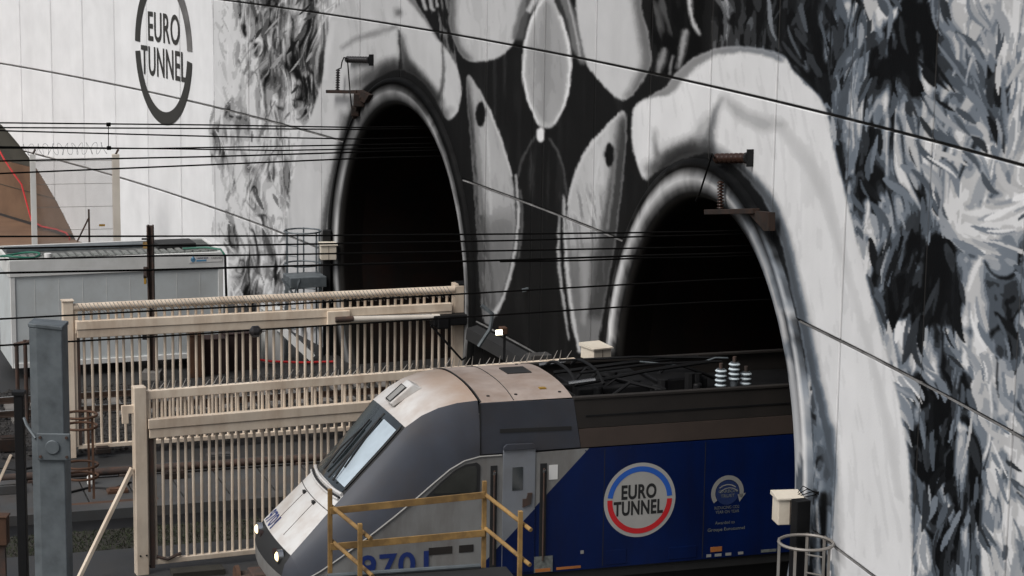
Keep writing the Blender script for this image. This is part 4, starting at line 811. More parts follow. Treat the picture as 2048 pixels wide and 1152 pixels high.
mb = MB(); mb.tube([FC.P(Lc+.4, -.5, .35), FC.P(Lc+1.2, -.5, .18), FC.P(Lc+2.1, -.45, .08), FC.P(Lc+3, -.5, .06)], .035, 6); tag(mb.build('red_hose', M['red'], None, True), 'red hose trailing on the ground right of the cabin', 'hose')

# ================================================================== arch-side fence: posts, mesh and razor wire
FS = Frame((at_y(65, 505, 72.0).x, 72.0), 14.0)
fs = empty('mesh_fence', FS.P(0, 0, 0), 'pale mesh fence with two tall posts and coiled razor wire before the brown arch door', 'fence')
for (px, m, wd) in ((65, 'postwhite', .19), (231, 'postcream', .24)):
    u, z = FS.uz(px, 308); mb = MB(); mb.bar(FS.P(u, 0, 0), FS.P(u, 0, z), wd, wd, FS.V); p_ = mb.build('post', M[m], fs, bevel=.01); mb = MB(); mb.bar(FS.P(u, 0, z-.02), FS.P(u+.09, -.1, z+.16), .05, .05); mb.build('spike_arm', M['rusty'], p_)
    if px == 65: us, zs_ = u, z
    else: ue_ = u
mw = MB(); zt = zs_-.15
for k in range(90): u = us+.12+k*(ue_-us-.2)/89; mw.tube([FS.P(u, 0, .1), FS.P(u, 0, zt)], .0055, 4, False)
for k in range(6): z = .2+k*(zt-.3)/5; mw.tube([FS.P(us, .012, z), FS.P(ue_, .012, z)], .008, 4, False)
tag(mw.build('wire_mesh', M['meshwire'], fs), kind='stuff')
rz = MB(); u0, z0 = FS.uz(45, 300); u1, z1 = FS.uz(212, 296); rz.tube([FS.P(u0+(u1-u0)*t/120 + .05*math.cos(t*.9), .16*math.cos(t*.62), z0+(z1-z0)*t/120+.20*math.sin(t*.62)) for t in range(121)], .007, 4); rz.build('razor_wire', M['galv'], fs, True)
mb = MB(); u0, z0 = FS.uz(204, 450); mb.box(FS.P(u0, -.05, z0), .2, .02, .07, FS.U, FS.V); mb.build('yellow_tag', M['yellow'], fs)
u0, z0 = FS.uz(175, 412); st_ = empty('stake', FS.P(u0, -.8, 0), 'thin rusty stake with a slanting brace in front of the mesh fence', 'stake')
mb = MB(); mb.bar(FS.P(u0, -.8, 0), FS.P(u0, -.8, z0), .06, .06, FS.V); mb.build('upright', M['rusty'], st_); mb = MB(); q = FS.uz(152, 470); mb.bar(FS.P(u0, -.8, FS.uz(175, 428)[1]), FS.P(q[0], -.8, q[1]-.1), .05, .05, FS.V); mb.build('brace', M['rusty'], st_)
rc = MB(); P_ = []
for px, py in ((-20,262),(5,290),(20,318),(38,345),(55,368),(75,440),(95,452),(125,458),(145,465),(152,475),(148,500)): s, z = wall_sz(px, py); P_.append(WP(s, z, .25))
rc.tube(P_, .035, 6); tag(rc.build('red_cable', M['red'], None, True), 'red cable hanging across the brown arch door', 'cable')

# ---- small things lying about the yard between the tracks
YARD = [(20, 900, .5, .35, .3, 'iron', 'dark iron box on the ground left of the galvanised mast', 'box'), (12, 985, .7, .4, .2, 'slab', 'grey concrete block at the frame edge beside the black post', 'block'), (205, 905, .35, .3, .12, 'iron', 'small dark track box below the rear gate rail', 'box'),
        (182, 968, .16, .16, .16, 'postwhite', 'small pale valve head on the rusty pipe', 'valve'), (235, 985, .45, .25, .08, 'rust_orange', 'rusty plate lying on the cover slabs by the brace strut', 'plate'), (350, 955, .5, .3, .14, 'iron', 'dark track box behind the front gate pickets', 'box'), (440, 925, .6, .3, .2, 'slab', 'pale block by the pipe behind the front gate pickets', 'block')]
for px, py, sx, sy, sz, m_, lab, cat_ in YARD:
    q = at_z(px, py, .1); mb = MB(); mb.box((q.x, q.y, .1+sz/2), sx, sy, sz, F1.U, F1.V); mb.box((q.x, q.y, .1+sz+.015), sx*.8, sy*.8, .03, F1.U, F1.V)
    tag(mb.build(cat_ + ('_box' if cat_ in ('valve',) else ''), M[m_], bevel=.015), lab, cat_)
for k, (pts, lab) in enumerate(([[(140, 985), (180, 975), (225, 978), (262, 965)], 'black cable sagging along the rusty pipe before the gates'], [[(0, 935), (40, 940), (90, 930), (140, 938)], 'black cable trailing on the ground left of the mast'])):
    mb = MB(); mb.tube([at_z(x, y, .12) for x, y in pts], .03, 6); tag(mb.build('ground_cable', M['black'], None, True), lab, 'cable')

# brown earth apron in front of the closed arch
mb = MB(); e_ = [WP(x_, 0.012, .02) for x_ in np.linspace(-44, -26.5, 12)] + [WP(x_, 0.012, 9.0) for x_ in np.linspace(-25.5, -44, 12)]
mb.add(e_, [tuple(range(len(e_)))]); tag(mb.build('earth_apron', M['brown']), kind='structure')

# ================================================================== locomotive (F1 frame: u along the track, v across, z up)
loco = empty('locomotive', F1.P(-3, 0, 0), 'grey white and blue electric locomotive coming out of the near tunnel', 'locomotive')
def P1(u, v, z): return F1.P(u, v, z)
# centre line, shoulder and crease of the streamlined cab, station by station: (u_c, z_c), (u_s, w_s, z_s), (u_k, w_k, z_k)
ST = [((-8.10, 1.02), (-8.02, 1.05, 1.02), (-7.90, 1.22, 1.00)),
      ((-8.20, 1.30), (-8.10, 1.10, 1.28), (-7.98, 1.26, 1.20)),
      ((-8.20, 1.55), (-8.10, 1.12, 1.53), (-7.98, 1.28, 1.34)),
      ((-8.14, 1.76), (-8.05, 1.13, 1.73), (-7.90, 1.32, 1.42)),
      ((-8.02, 1.92), (-7.94, 1.12, 1.88), (-7.78, 1.36, 1.48)),
      ((-7.75, 2.18), (-7.68, 1.09, 2.14), (-7.50, 1.41, 1.64)),
      ((-7.40, 2.52), (-7.34, 1.04, 2.48), (-7.20, 1.45, 1.84)),
      ((-7.06, 2.85), (-7.00, 1.00, 2.82), (-6.90, 1.47, 2.05)),
      ((-6.72, 3.22), (-6.66, 1.02, 3.18), (-6.55, 1.48, 2.29)),
      ((-6.36, 3.61), (-6.30, 1.05, 3.56), (-6.20, 1.48, 2.54)),
      ((-5.98, 4.02), (-5.94, 1.09, 3.97), (-5.86, 1.48, 2.80)),
      ((-5.70, 4.26), (-5.66, 1.13, 4.17), (-5.55, 1.48, 3.05)),
      ((-5.42, 4.42), (-5.38, 1.19, 4.30), (-5.25, 1.48, 3.28)),
      ((-5.10, 4.52), (-5.07, 1.26, 4.385), (-5.00, 1.48, 3.41)),
      ((-4.72, 4.56), (-4.72, 1.31, 4.42), (-4.72, 1.48, 3.47))]
def surfA(i0, i1, lift=0.0, wsc=1.0, nv=12):
    rows = []
    for i in range(i0, i1+1):
        (uc, zc_), (us_, ws_, zs2), _ = ST[i]; r = []
        for j in range(nv+1):
            t = -1+2*j/nv; t *= wsc; a = abs(t)**2.2; r.append(P1(uc+(us_-uc)*a-lift*.7, t*ws_, zc_+(zs2-zc_)*a+lift*.7))
        rows.append(r)
    return rows
def surfB(i0, i1, side, nb=8):
    rows = []
    for i in range(i0, i1+1):
        _, (us_, ws_, zs2), (uk, wk, zk) = ST[i]; r = []
        h = zs2-zk
        for j in range(nb+1):
            t = j/nb; bul = .28*t*(1-t)*min(1, h/.9)
            r.append(P1(us_+(uk-us_)*t, side*(ws_+(wk-ws_)*(t**.8)+bul*.55), zs2+(zk-zs2)*t+bul*.25))
        rows.append(r)
    return rows
def build_rows(rows, name, m, parent=loco, smooth=True, thick=0.0):
    mb = MB(); mb.grid(rows); o = mb.build(name, m, parent, smooth)
    if thick: s = o.modifiers.new('solid', 'SOLIDIFY'); s.thickness = thick; s.offset = -1
    return o
build_rows(surfA(0, 2), 'front_skirt', M['light_grey']); build_rows(surfA(2, 4), 'lamp_band', M['rubber'])
nose = build_rows(surfA(4, 7), 'nose_cover', M['nose_white'])
build_rows(surfA(7, 10), 'windscreen_surround', M['rubber']); roofc = build_rows(surfA(10, 14), 'roof_fairing', fairing_mat(F1.U))
ws = build_rows(surfA(7, 10, .012, .90)[0:4], 'windscreen', M['glass'])
for side in (-1, 1):
    build_rows(surfB(0, 4, side), 'lower_corner', M['slate_grey']); build_rows(surfB(4, 14, side), 'cab_side', M['slate_grey'])
# windscreen details: pale plate over the glass painting in its sky reflection, bright edge trim, wipers
def onA(i, t, lift): # point on the nose surface at fractional station i and cross position t (-1..1)
    k = int(min(i, len(ST)-2)); f = i-k; a = abs(t)**2.2; q = []
    for s in (ST[k], ST[k+1]):
        (uc, zc_), (us_, ws_, zs2), _ = s; q.append(P1(uc+(us_-uc)*a-lift*.7, t*ws_, zc_+(zs2-zc_)*a+lift*.7))
    return q[0]*(1-f)+q[1]*f
bl = MB(); bl.grid([[onA(i, t, .018) for t in np.linspace(-.86, -.22, 6)] for i in np.linspace(7.25, 9.75, 8)]); bl.build('painted_reflection', M['glass_reflection'], ws, True)
mb = MB(); mb.tube([onA(i, -.92, .02) for i in np.linspace(7.2, 9.9, 8)], .022, 5); mb.build('edge_seal', M['rubber'], ws)
mb = MB(); mb.tube([onA(i, -.05, .016) for i in np.linspace(7.1, 9.9, 8)], .02, 5); mb.build('centre_bar', M['rubber'], ws)
for (a, b, c) in (((7.15, -.42), (8.3, -.30), (9.35, -.12)), ((7.2, .30), (8.1, .28), (9.1, .22))):
    mb = MB(); mb.tube([onA(*a, .06), onA(*b, .09), onA(*c, .05)], [.022, .018, .012], 6); wp = mb.build('wiper', M['rubber'], loco, True)
    mb = MB(); mb.bar(onA(b[0]-.55, b[1]-.07, .035), onA(min(c[0]+.35, 9.8), c[1]+.03, .035), .03, .02); mb.build('wiper_blade', M['rubber'], wp)
for (i, rr_, m) in ((7.0, .03, 'nose_white'), (6.86, .022, 'rubber'), (6.78, .02, 'nose_white')):
    mb = MB(); mb.tube([onA(i - .10*(1-t*t), t*.99, .03) for t in np.linspace(-1, 1, 17)], rr_, 7); mb.build('cowl_trim', M[m], loco, True)
mb = MB(); mb.tube([onA(6.25-.05*(1-t*t), t*.98, .004) for t in np.linspace(-1, 1, 17)], .007, 5); mb.build('panel_seam', M['rubber'], nose)
for t in (-.34, .34): mb = MB(); mb.box(onA(6.1, t, .01), .05, .12, .05, F1.U, F1.V); mb.build('bonnet_catch', M['rubber'], nose)
for t in (-.34, .34): mb = MB(); mb.tube([onA(i, t, .004) for i in np.linspace(4.4, 6.1, 6)], .005, 4); mb.build('bonnet_seam', M['rusty'], nose)
# number on the nose
tv, tf = text2d('9701', .02); mb = MB(); mb.add([onA(4.06+.78*b, .93-.66*a, .006) for a, b in tv], tf); mb.build('number', M['num_blue'], nose)
# roof marker lamp in its hood
mb = MB(); mb.hexa([onA(10.35, .17, .03), onA(10.35, -.17, .03), onA(12.1, -.17, .0), onA(12.1, .17, .0), onA(10.35, .17, .12), onA(10.35, -.17, .12), onA(11.9, -.17, .16), onA(11.9, .17, .16)])
hood = mb.build('lamp_hood', M['nose_white'], loco, bevel=.02)
mb = MB(); mb.add([onA(10.42, .12, .128), onA(10.42, -.12, .128), onA(11.5, -.12, .155), onA(11.5, .12, .155)], [(0, 1, 2, 3)]); mb.build('lamp_glass', M['sign_grey'], hood)
mb = MB(); mb.tube([onA(10.42, .12, .13), onA(11.5, .12, .157), onA(11.5, -.12, .157), onA(10.42, -.12, .13), onA(10.42, .12, .13)], .014, 5); mb.build('lamp_frame', M['rubber'], hood)
# headlamps
for t in (-.76, .76):
    c = onA(3.25, t, .02); mb = MB(); mb.tube([c+F1.U*.05, c-F1.U*.045], .115, 18); hl = mb.build('headlight', M['chrome'], loco, True)
    mb = MB(); mb.tube([c-F1.U*.046, c-F1.U*.075], [.082, .05], 16); mb.build('lens', lamp_mat('headlamp_lens', (1.0, .78, .42), 2.6), hl, True)
for t in (-.5, .5): c = onA(3.2, t, .0); mb = MB(); mb.tube([c+F1.U*.03, c-F1.U*.03], .07, 12); mb.build('tail_light', M['redbox'], loco, True)
mb = MB(); mb.box(P1(-8.24, 0, 1.15), .35, .5, .3, F1.U, F1.V); mb.tube([P1(-8.3, 0, 1.15), P1(-8.75, 0, 1.12)], [.12, .09], 10); mb.build('coupler', M['rusty'], loco, bevel=.02)
for v in (-.85, .85):
    mb = MB(); mb.tube([P1(-8.05, v, .92), P1(-8.45, v, .92)], .13, 12); bf = mb.build('buffer', M['rusty'], loco, True); mb = MB(); mb.tube([P1(-8.45, v, .92), P1(-8.52, v, .92)], [.24, .22], 16); mb.build('buffer_plate', M['rust_orange'], bf, True)
# body behind the cab
UE = 11.5
def side_panel(poly, name, m, side, th=.02, base=1.48, parent=loco, bevel=0):
    mb = MB(); mb.prism([P1(u, side*base, z) for u, z in poly], F1.V*side*th); return mb.build(name, m, parent, bevel=bevel)
crease = [(ST[i][2][0], ST[i][2][2]) for i in range(4, 15)]
mb = MB(); mb.box(P1((UE-4.7)/2, 0, 2.3), UE+4.7, 2.90, 2.35, F1.U, F1.V); mb.build('body_core', M['rubber'], loco)
zB = 1.31
for side in (-1, 1):
    # light grey lower cab side up to the diagonal, then blue
    low = [(-7.78, 1.02), (-5.0, 1.02), (-5.0, zB), (-4.90, zB), (-2.74, 3.49), (-4.72, 3.47)] + [(u, z) for u, z in reversed(crease[:-1])]
    # curved cab side follows the taper of the nose
    mb = MB(); rows = []
    for i in range(4, 12):
        uk, wk, zk = ST[i][2]; rows.append([P1(uk, side*wk, zk), P1(uk, side*wk, (zk+1.02)/2), P1(uk, side*(wk-.02), 1.02)])
    mb.grid(rows); mb.build('cab_lower_side', M['light_grey'], loco, True)
    u11, w11, z11 = ST[11][2]
    side_panel([(u11, 1.02), (-4.9-.29, 1.02), (-4.90, zB), (-2.74, 3.49), (-4.40, 3.47)] + [(ST[i][2][0], ST[i][2][2]) for i in (14, 13, 12, 11)], 'cab_lower_side', M['light_grey'], side, .012, 1.475)
    side_panel([(-4.90, zB), (UE, zB), (UE, 3.49), (-2.74, 3.49)], 'blue_side', M['blue'], side, .014, 1.475)
    side_panel([(-4.72, 3.50), (-2.88, 3.51), (-3.03, 4.375), (-4.72, 4.40)], 'upper_side', M['slate_grey'], side, .03, 1.42)
    side_panel([(-2.875, 3.51), (UE, 3.51), (UE, 3.84), (-2.93, 3.84)], 'grimy_band', M['band_brown'], side, .02, 1.455)
    side_panel([(-2.93, 3.85), (UE, 3.85), (UE, 4.36), (-3.02, 4.36)], 'equipment_cover', M['cover_brown'], side, .02, 1.44)
    side_panel([(-2.80, 4.05), (UE, 4.05), (UE, 4.08), (-2.80, 4.08)], 'cover_rib', M['black'], side, .012, 1.458)
    mb = MB(); mb.bar(P1(-3.03, side*1.42, 4.385), P1(UE, side*1.42, 4.385), .12, .05); mb.build('roof_edge', M['cover_brown'], loco, bevel=.01)
    side_panel([(-4.36, 3.86), (-3.06, 3.83), (-3.06, 3.90), (-4.36, 3.93)], 'vent_slot', M['rubber'], side, .008, 1.45)
# roof panel behind the cab
rows = []
for u in (-4.70, -4.2, -3.6, -3.04): rows.append([P1(u, v, 4.56-(4.56-4.40)*(abs(v)/1.42)**2.6) for v in np.linspace(-1.42, 1.42, 13)])
rp = build_rows(rows, 'roof_panel', M['roof_grey']); 
mb = MB(); mb.grid([[P1(-4.71-.0, v, 4.568-(4.56-4.40)*(abs(v)/1.42)**2.6) for v in np.linspace(-1.40, 1.40, 15)], [P1(-4.68, v, 4.568-(4.56-4.40)*(abs(v)/1.42)**2.6) for v in np.linspace(-1.40, 1.40, 15)]]); mb.build('roof_seam', M['rubber'], rp)
mb = MB(); mb.bar(P1(-4.70, -1.452, 3.50), P1(-4.72, -1.452, 4.39), .02, .012, F1.V); mb.build('side_seam', M['rubber'], loco)
mb = MB(); mb.box(P1(-3.55, .2, 4.562), .45, .5, .03, F1.U, F1.V); mb.build('roof_grille', M['rubber'], rp)
mb = MB(); mb.tube([P1(-4.1, v, 4.566-(.16)*(abs(v)/1.42)**2.6) for v in np.linspace(-1.40, 1.40, 15)], .008, 4); mb.build('roof_joint', M['rubber'], rp)
for u, v in ((-4.0, -1.2), (-3.2, -1.2), (-4.5, -1.2), (-3.3, .9)): mb = MB(); zz_ = 4.56-.16*(abs(v)/1.42)**2.6; mb.tube([P1(u, v, zz_), P1(u, v, zz_+.015)], .028, 8); mb.build('bolt', M['rubber'], rp)
mb = MB(); mb.box(P1(-3.45, -1.0, 4.50), .12, .10, .02, F1.U, F1.V); mb.build('yellow_mark', M['yellow'], rp)
# crease moulding along the cab side
mb = MB(); mb.tube([P1(u, -(ST[i][2][1]+.012), z+.005) for i, (u, z) in zip(range(4, 15), crease)] + [P1(-4.33, -1.492, 3.475)], .016, 6); mb.build('side_moulding', M['sign_grey'], loco, True)
# cab side window, doors, handrails
def offs(poly, k):
    c = np.mean(np.array(poly), 0); return [tuple(c+(np.array(q)-c)*k) for q in poly]
wp_ = [(-5.69, 2.83), (-4.76, 2.79), (-4.72, 2.86), (-4.72, 3.33), (-4.78, 3.38), (-4.98, 3.36), (-5.16, 3.28), (-5.42, 3.08)]
wf = side_panel(wp_, 'window_frame', M['rubber'], -1, .02, 1.487, bevel=.006); side_panel(offs(wp_, .80), 'pane', M['glass_pale'], -1, .006, 1.507, parent=wf)
dr = side_panel([(-4.31, 1.36), (-3.72, 1.36), (-3.72, 3.56), (-3.78, 3.62), (-4.25, 3.63), (-4.31, 3.58)], 'cab_door', M['door_grey'], -1, .018, 1.488, bevel=.008)
side_panel([(-4.14, 2.84), (-3.95, 2.84), (-3.95, 3.25), (-4.14, 3.25)], 'door_window', M['glass'], -1, .006, 1.507, parent=dr)
side_panel([(-3.95, 2.53), (-3.80, 2.58), (-3.78, 2.78), (-3.86, 2.78), (-3.88, 2.68), (-3.95, 2.68)], 'handle', M['rusty'], -1, .02, 1.507, parent=dr)
side_panel([(-4.31, 3.56), (-3.72, 3.56), (-3.72, 3.60), (-3.78, 3.66), (-4.25, 3.67), (-4.31, 3.62)], 'rain_hood', M['slate_grey'], -1, .05, 1.488, parent=dr, bevel=.008)
# blue paint carries across the door foot, below the diagonal
side_panel([(-4.305, 1.90), (-4.305, 1.365), (-3.725, 1.365), (-3.725, 2.485)], 'blue_corner', M['blue'], -1, .004, 1.5065, parent=dr)
for u, hi in ((-4.47, 3.30), (-3.57, 3.28)):
    hs_ = side_panel([(u-.06, 1.45), (u+.06, 1.45), (u+.06, hi), (u-.06, hi)], 'handrail_recess', M['rubber'], -1, .006, 1.489)
    mb = MB(); mb.tube([P1(u, -1.53, 1.55), P1(u, -1.53, hi-.08)], .018, 6); mb.build('handrail', M['rusty'], hs_, True); mb = MB(); mb.tube([P1(u, -1.515, hi-.16), P1(u, -1.545, hi-.10)], .024, 8); mb.build('bright_end', M['chrome'], hs_, True)
side_panel([(-3.47, 2.98), (-3.31, 2.98), (-3.31, 3.24), (-3.47, 3.24)], 'notice_plate', M['sign_white'], -1, .006, 1.489)
for (a, b) in ((-5.62, -5.20), (-5.08, -4.82)): side_panel([(a, 1.80), (b, 1.80), (b, 1.93), (a, 1.93)], 'step_recess', M['cover_brown'], -1, .006, 1.488)
side_panel([(-3.72, 1.33), (-3.38, 1.33), (-3.38, 1.62), (-3.72, 1.62)], 'data_plate', M['faint'], -1, .005, 1.508); side_panel([(-3.70, 1.34), (-3.42, 1.34), (-3.42, 1.40), (-3.70, 1.40)], 'data_plate', M['orange'], -1, .004, 1.514)
side_panel([(-3.3, 1.345), (-2.85, 1.345), (-2.85, 1.39), (-3.3, 1.39)], 'data_plate', M['orange'], -1, .005, 1.490)
for (u, wd, z, h, m) in ((-.28, .22, 1.43, .09, 'orange'), (-.42, .09, 1.34, .05, 'sign_grey'), (-.24, .13, 1.34, .05, 'sign_grey'), (-.04, .11, 1.34, .05, 'sign_grey'), (.2, .1, 1.34, .05, 'sign_grey'), (.75, .3, 1.34, .05, 'faint'), (-2.83, .06, 1.60, .06, 'sign_grey')):
    side_panel([(u-wd/2, z), (u+wd/2, z), (u+wd/2, z+h), (u-wd/2, z+h)], 'data_plate', M[m], -1, .005, 1.490)
def side_text(body, u0, u1, zlo, zhi, m, parent=loco, bold=.02, v=-1.4925, sp=1.0, name='lettering'): return plane_text(F1, body, u0, u1, zlo, zhi, v, m, parent, bold, name, sp)
mb = MB(); t_, f_ = text2d('9701', .02, 1.08)
mb.add([P1(-6.84+(1.22)*a, -(1.492 + .0*a), 1.45+.44*b) for a, b in t_], f_); mb.build('number', M['num_blue'], loco)
for u in (-2.45, -.55, 1.4): side_panel([(u, 1.34), (u+.012, 1.34), (u+.012, 3.47), (u, 3.47)], 'panel_joint', M['rubber'], -1, .002, 1.4893)
for (a, b, c, d) in ((-2.38, 1.36, -2.0, 1.62), (-1.2, 1.36, -.66, 1.58)): mbh = side_panel([(a, b), (c, b), (c, d), (a, d)], 'hatch', M['blue'], -1, .008, 1.4895, bevel=.004)
for u in np.arange(-2.8, 1.2, .28): mb = MB(); mb.tube([P1(u, -1.489, 3.455), P1(u, -1.496, 3.455)], .012, 6); mb.build('rivet', M['blue'], loco)
# round emblem
def disc(u, z, r, v, m, name, parent, n=56):
    mb = MB(); mb.add([P1(u+r*math.cos(t), v, z+r*math.sin(t)) for t in np.linspace(0, 2*math.pi, n+1)[:-1]], [tuple(range(n))]); return mb.build(name, m, parent)
def arc(u, z, ri, ro, a0, a1, v, m, name, parent, n=36):
    mb = MB(); th = np.linspace(R(a0), R(a1), n); mb.grid([[P1(u+ri*math.cos(t), v, z+ri*math.sin(t)) for t in th], [P1(u+ro*math.cos(t), v, z+ro*math.sin(t)) for t in th]]); return mb.build(name, m, parent)
LU, LZ1 = -1.77, 2.495
em = disc(LU, LZ1, .675, -1.4925, M['emblem_white'], 'round_emblem', loco)
arc(LU, LZ1, .515, .61, 4, 173, -1.4955, M['sign_blue'], 'ring_blue', em); arc(LU, LZ1, .515, .61, 177, 359, -1.4955, M['sign_red'], 'ring_red', em)
uE0, zE0 = F1.uz(1243, 985, -1.495); uE1, zE1 = F1.uz(1313, 982, -1.495); uT0, _ = F1.uz(1227, 1018, -1.495); uT1, _ = F1.uz(1326, 1012, -1.495)
side_text('EURO', uE0, uE1, 2.515, 2.785, M['rubber'], em, .034, -1.4955, 1.06); side_text('TUNNEL', uT0, uT1, 2.225, 2.49, M['rubber'], em, .034, -1.4955, 1.06)
# award mark
AU, AZ = F1.uz(1455, 985, -1.495)
aw = arc(AU, AZ, .235, .315, -22, 215, -1.4925, M['sign_grey'], 'award_mark', loco)
mb = MB(); mb.add([P1(AU+.20, -1.4925, AZ-.05), P1(AU+.36, -1.4925, AZ-.03), P1(AU+.24, -1.4925, AZ-.19)], [(0, 1, 2)]); mb.build('arrow_head', M['sign_grey'], aw)
disc(AU, AZ, .225, -1.4915, M['navy'], 'award_disc', aw)
arc(AU, AZ-.10, .235, .255, 50, 130, -1.4945, M['sign_grey'], 'swoosh', aw, 12); arc(AU+.03, AZ-.16, .235, .25, 45, 135, -1.4945, M['sign_grey'], 'swoosh', aw, 12)
side_text('CARBON', AU-.17, AU+.19, AZ-.005, AZ+.055, M['faint'], aw, .01, -1.4945); side_text('TRUST', AU-.13, AU+.14, AZ-.09, AZ-.03, M['faint'], aw, .01, -1.4945)
side_text('REDUCING CO2', AU-.24, AU+.24, AZ-.30, AZ-.245, M['faint'], aw, .0); side_text('YEAR ON YEAR', AU-.22, AU+.24, AZ-.38, AZ-.325, M['faint'], aw, .0)
side_text('Awarded to', AU-.22, AU+.16, AZ-.58, AZ-.52, M['faint'], aw, .0); side_text('Groupe Eurotunnel', AU-.36, AU+.36, AZ-.72, AZ-.64, M['faint'], aw, .01)
# underframe and bogies
mb = MB(); mb.box(P1(2, 0, .95), 18.5, 2.3, .5, F1.U, F1.V); mb.build('underframe', M['rubber'], loco)
for uc in (-4.6, 3.2):
    mb = MB(); mb.box(P1(uc, 0, .82), 3.6, 2.2, .35, F1.U, F1.V); bg_ = mb.build('bogie', M['rubber'], loco, bevel=.03)
    for du in (-1.2, 1.2):
        for v in (-.75, .75): mb = MB(); mb.tube([P1(uc+du, v-.065, RAILZ+.46), P1(uc+du, v+.065, RAILZ+.46)], .46, 22); mb.build('wheel', M['rusty'], bg_, True)
# roof well with pantograph and insulators
mb = MB(); mb.box(P1((UE-3)/2, 0, 3.98), UE+3, 2.8, .10, F1.U, F1.V); mb.build('roof_deck', M['black'], loco)
mb = MB(); mb.hexa([P1(-3.02, -1.25, 4.02), P1(-2.5, -1.25, 4.02), P1(-2.5, 1.25, 4.02), P1(-3.02, 1.25, 4.02), P1(-3.02, -1.1, 4.44), P1(-2.75, -1.0, 4.28), P1(-2.75, 1.0, 4.28), P1(-3.02, 1.1, 4.44)]); mb.build('roof_fairing_step', M['rubber'], loco, bevel=.03)
pan = MB()
for v in (-.55, .55): pan.tube([P1(-2.7, v, 4.40), P1(-1.3, v*.7, 4.55), P1(.0, v*.4, 4.62)], .035, 6); pan.tube([P1(-2.6, v, 4.62), P1(-1.2, v*.6, 4.66), P1(.3, v*.3, 4.60)], .025, 6)
pg = pan.build('pantograph', M['black'], loco, True)
for u in (-2.75, -2.25): mb = MB(); mb.tube([P1(u, v, 4.66-.16*(abs(v)/.8)**3) for v in np.linspace(-.85, .85, 13)], .03, 6); mb.build('collector_bow', M['black'], pg, True)
for v in (-.8, .8): mb = MB(); mb.tube([P1(-2.9, v, 4.50), P1(-2.4, v, 4.54)], .04, 8); mb.build('bow_horn', M['chrome'], pg, True)
mb = MB(); mb.box(P1(-1.9, 0, 4.25), 1.5, 1.3, .22, F1.U, F1.V); mb.box(P1(-.5, .2, 4.22), 1.0, .9, .24, F1.U, F1.V); mb.tube([P1(-2.3, -.7, 4.05), P1(-2.3, -.7, 4.4)], .09, 8); mb.tube([P1(-1.2, -.75, 4.05), P1(-1.2, -.75, 4.38)], .09, 8); mb.tube([P1(-.4, -.7, 4.05), P1(-.4, -.7, 4.35)], .09, 8); mb.build('roof_equipment', M['black'], loco, bevel=.03)
rr2 = random.Random(9)
for k in range(16):
    u = rr2.uniform(-2.7, .0); v = rr2.uniform(-.95, .7); mb = MB(); z0 = 4.05
    if k % 3 == 0: mb.tube([P1(u, v, z0), P1(u, v, z0+rr2.uniform(.3, .5))], rr2.uniform(.05, .1), 9)
    elif k % 3 == 1: mb.tube([P1(u, v, 4.25), P1(u+.4, v+.1, 4.45+rr2.uniform(0, .15)), P1(u+.9, v-.1, 4.35), P1(u+1.2, v, 4.2)], .03, 6)
    else: mb.box(P1(u, v, z0+.16), rr2.uniform(.2, .5), rr2.uniform(.15, .4), .32, F1.U, F1.V)
    mb.build(('insulator_stub', 'roof_cable', 'roof_box')[k % 3], M['black'], loco, k % 3 < 2, 0 if k % 3 < 2 else .02)
mb = MB(); mb.tube([P1(-1.2, .1, 4.62), P1(-.6, .0, 4.55), P1(-.1, -.05, 4.56), P1(.2, -.1, 4.66), P1(.45, -.1, 4.64)], .018, 6); mb.build('roof_cable', M['galv'], loco, True)
for px, pt in ((1442, 737), (1469, 724), (1492, 743)):
    v = -.55; u, zt_ = F1.uz(px, pt, v)
    mb = MB(); mb.tube([P1(u, v, 4.03), P1(u, v, zt_)], .075, 10); ins = mb.build('roof_insulator', M['ins_dark'], loco, True)
    for k in range(4): z = zt_-.04-k*.088; mb = MB(); mb.tube([P1(u, v, z+.022), P1(u, v, z), P1(u, v, z-.02)], [.085, .108, .095], 16); mb.build('shed', M['ins_white'], ins, True)
    mb = MB(); mb.tube([P1(u, v, zt_), P1(u, v, zt_+.10)], .035, 8); mb.build('terminal', M['rusty'], ins, True)

# ================================================================== foreground: yellow timber guard rail, mast
FG = Frame((0, 30.6), 14.5)
def fgp(px, py, v=0.0): u, z = FG.uz(px, py, v); return FG.P(u, v, z)
gr = empty('guard_rail', at_y(660, 1400, 30.2), 'yellow weathered timber guard rail round a work platform in front of the locomotive', 'guard rail')
dz = .35
uA, zA = FG.uz(660, 978); uB, zB2 = FG.uz(969, 962); uC_, zC_ = FG.uz(720, 1047, -1.0); uD, zD = FG.uz(1041, 1022, -1.0)
zfoot = FG.uz(800, 1190)[1]
for (u, v, z) in ((uA, 0, zA), (uB, 0, zB2), (uC_, -1.0, zC_), (uD, -1.0, zD)): mb = MB(); mb.bar(FG.P(u, v, zfoot-.6), FG.P(u, v, z), .062, .062, FG.V); mb.build('upright', M['timber'], gr, bevel=.005)
for (a, b, h) in (((660, 1022), (970, 990), .10), ((660, 1094), (970, 1066), .10)): mb = MB(); p0, p1 = fgp(*a, -.05), fgp(*b, -.05); mb.bar(p0, p1, .03, h); mb.build('board', M['timber'], gr, bevel=.004)
for (a, b) in (((662, 1012), (742, 1078)), ((664, 1082), (745, 1152)), ((965, 985), (1062, 1060)), ((965, 1052), (1060, 1130))):
    p0 = fgp(*a, .06); u1, z1 = FG.uz(*b, -1.12); p1 = FG.P(u1, -1.12, z1); mb = MB(); mb.tube([p0, p1], .031, 8); mb.build('side_rail', M['timber'], gr, True)
pl = empty('work_platform', FG.P((uA+uB)/2, -.5, 0), 'dark steel work platform carrying the yellow timber rails', 'platform')
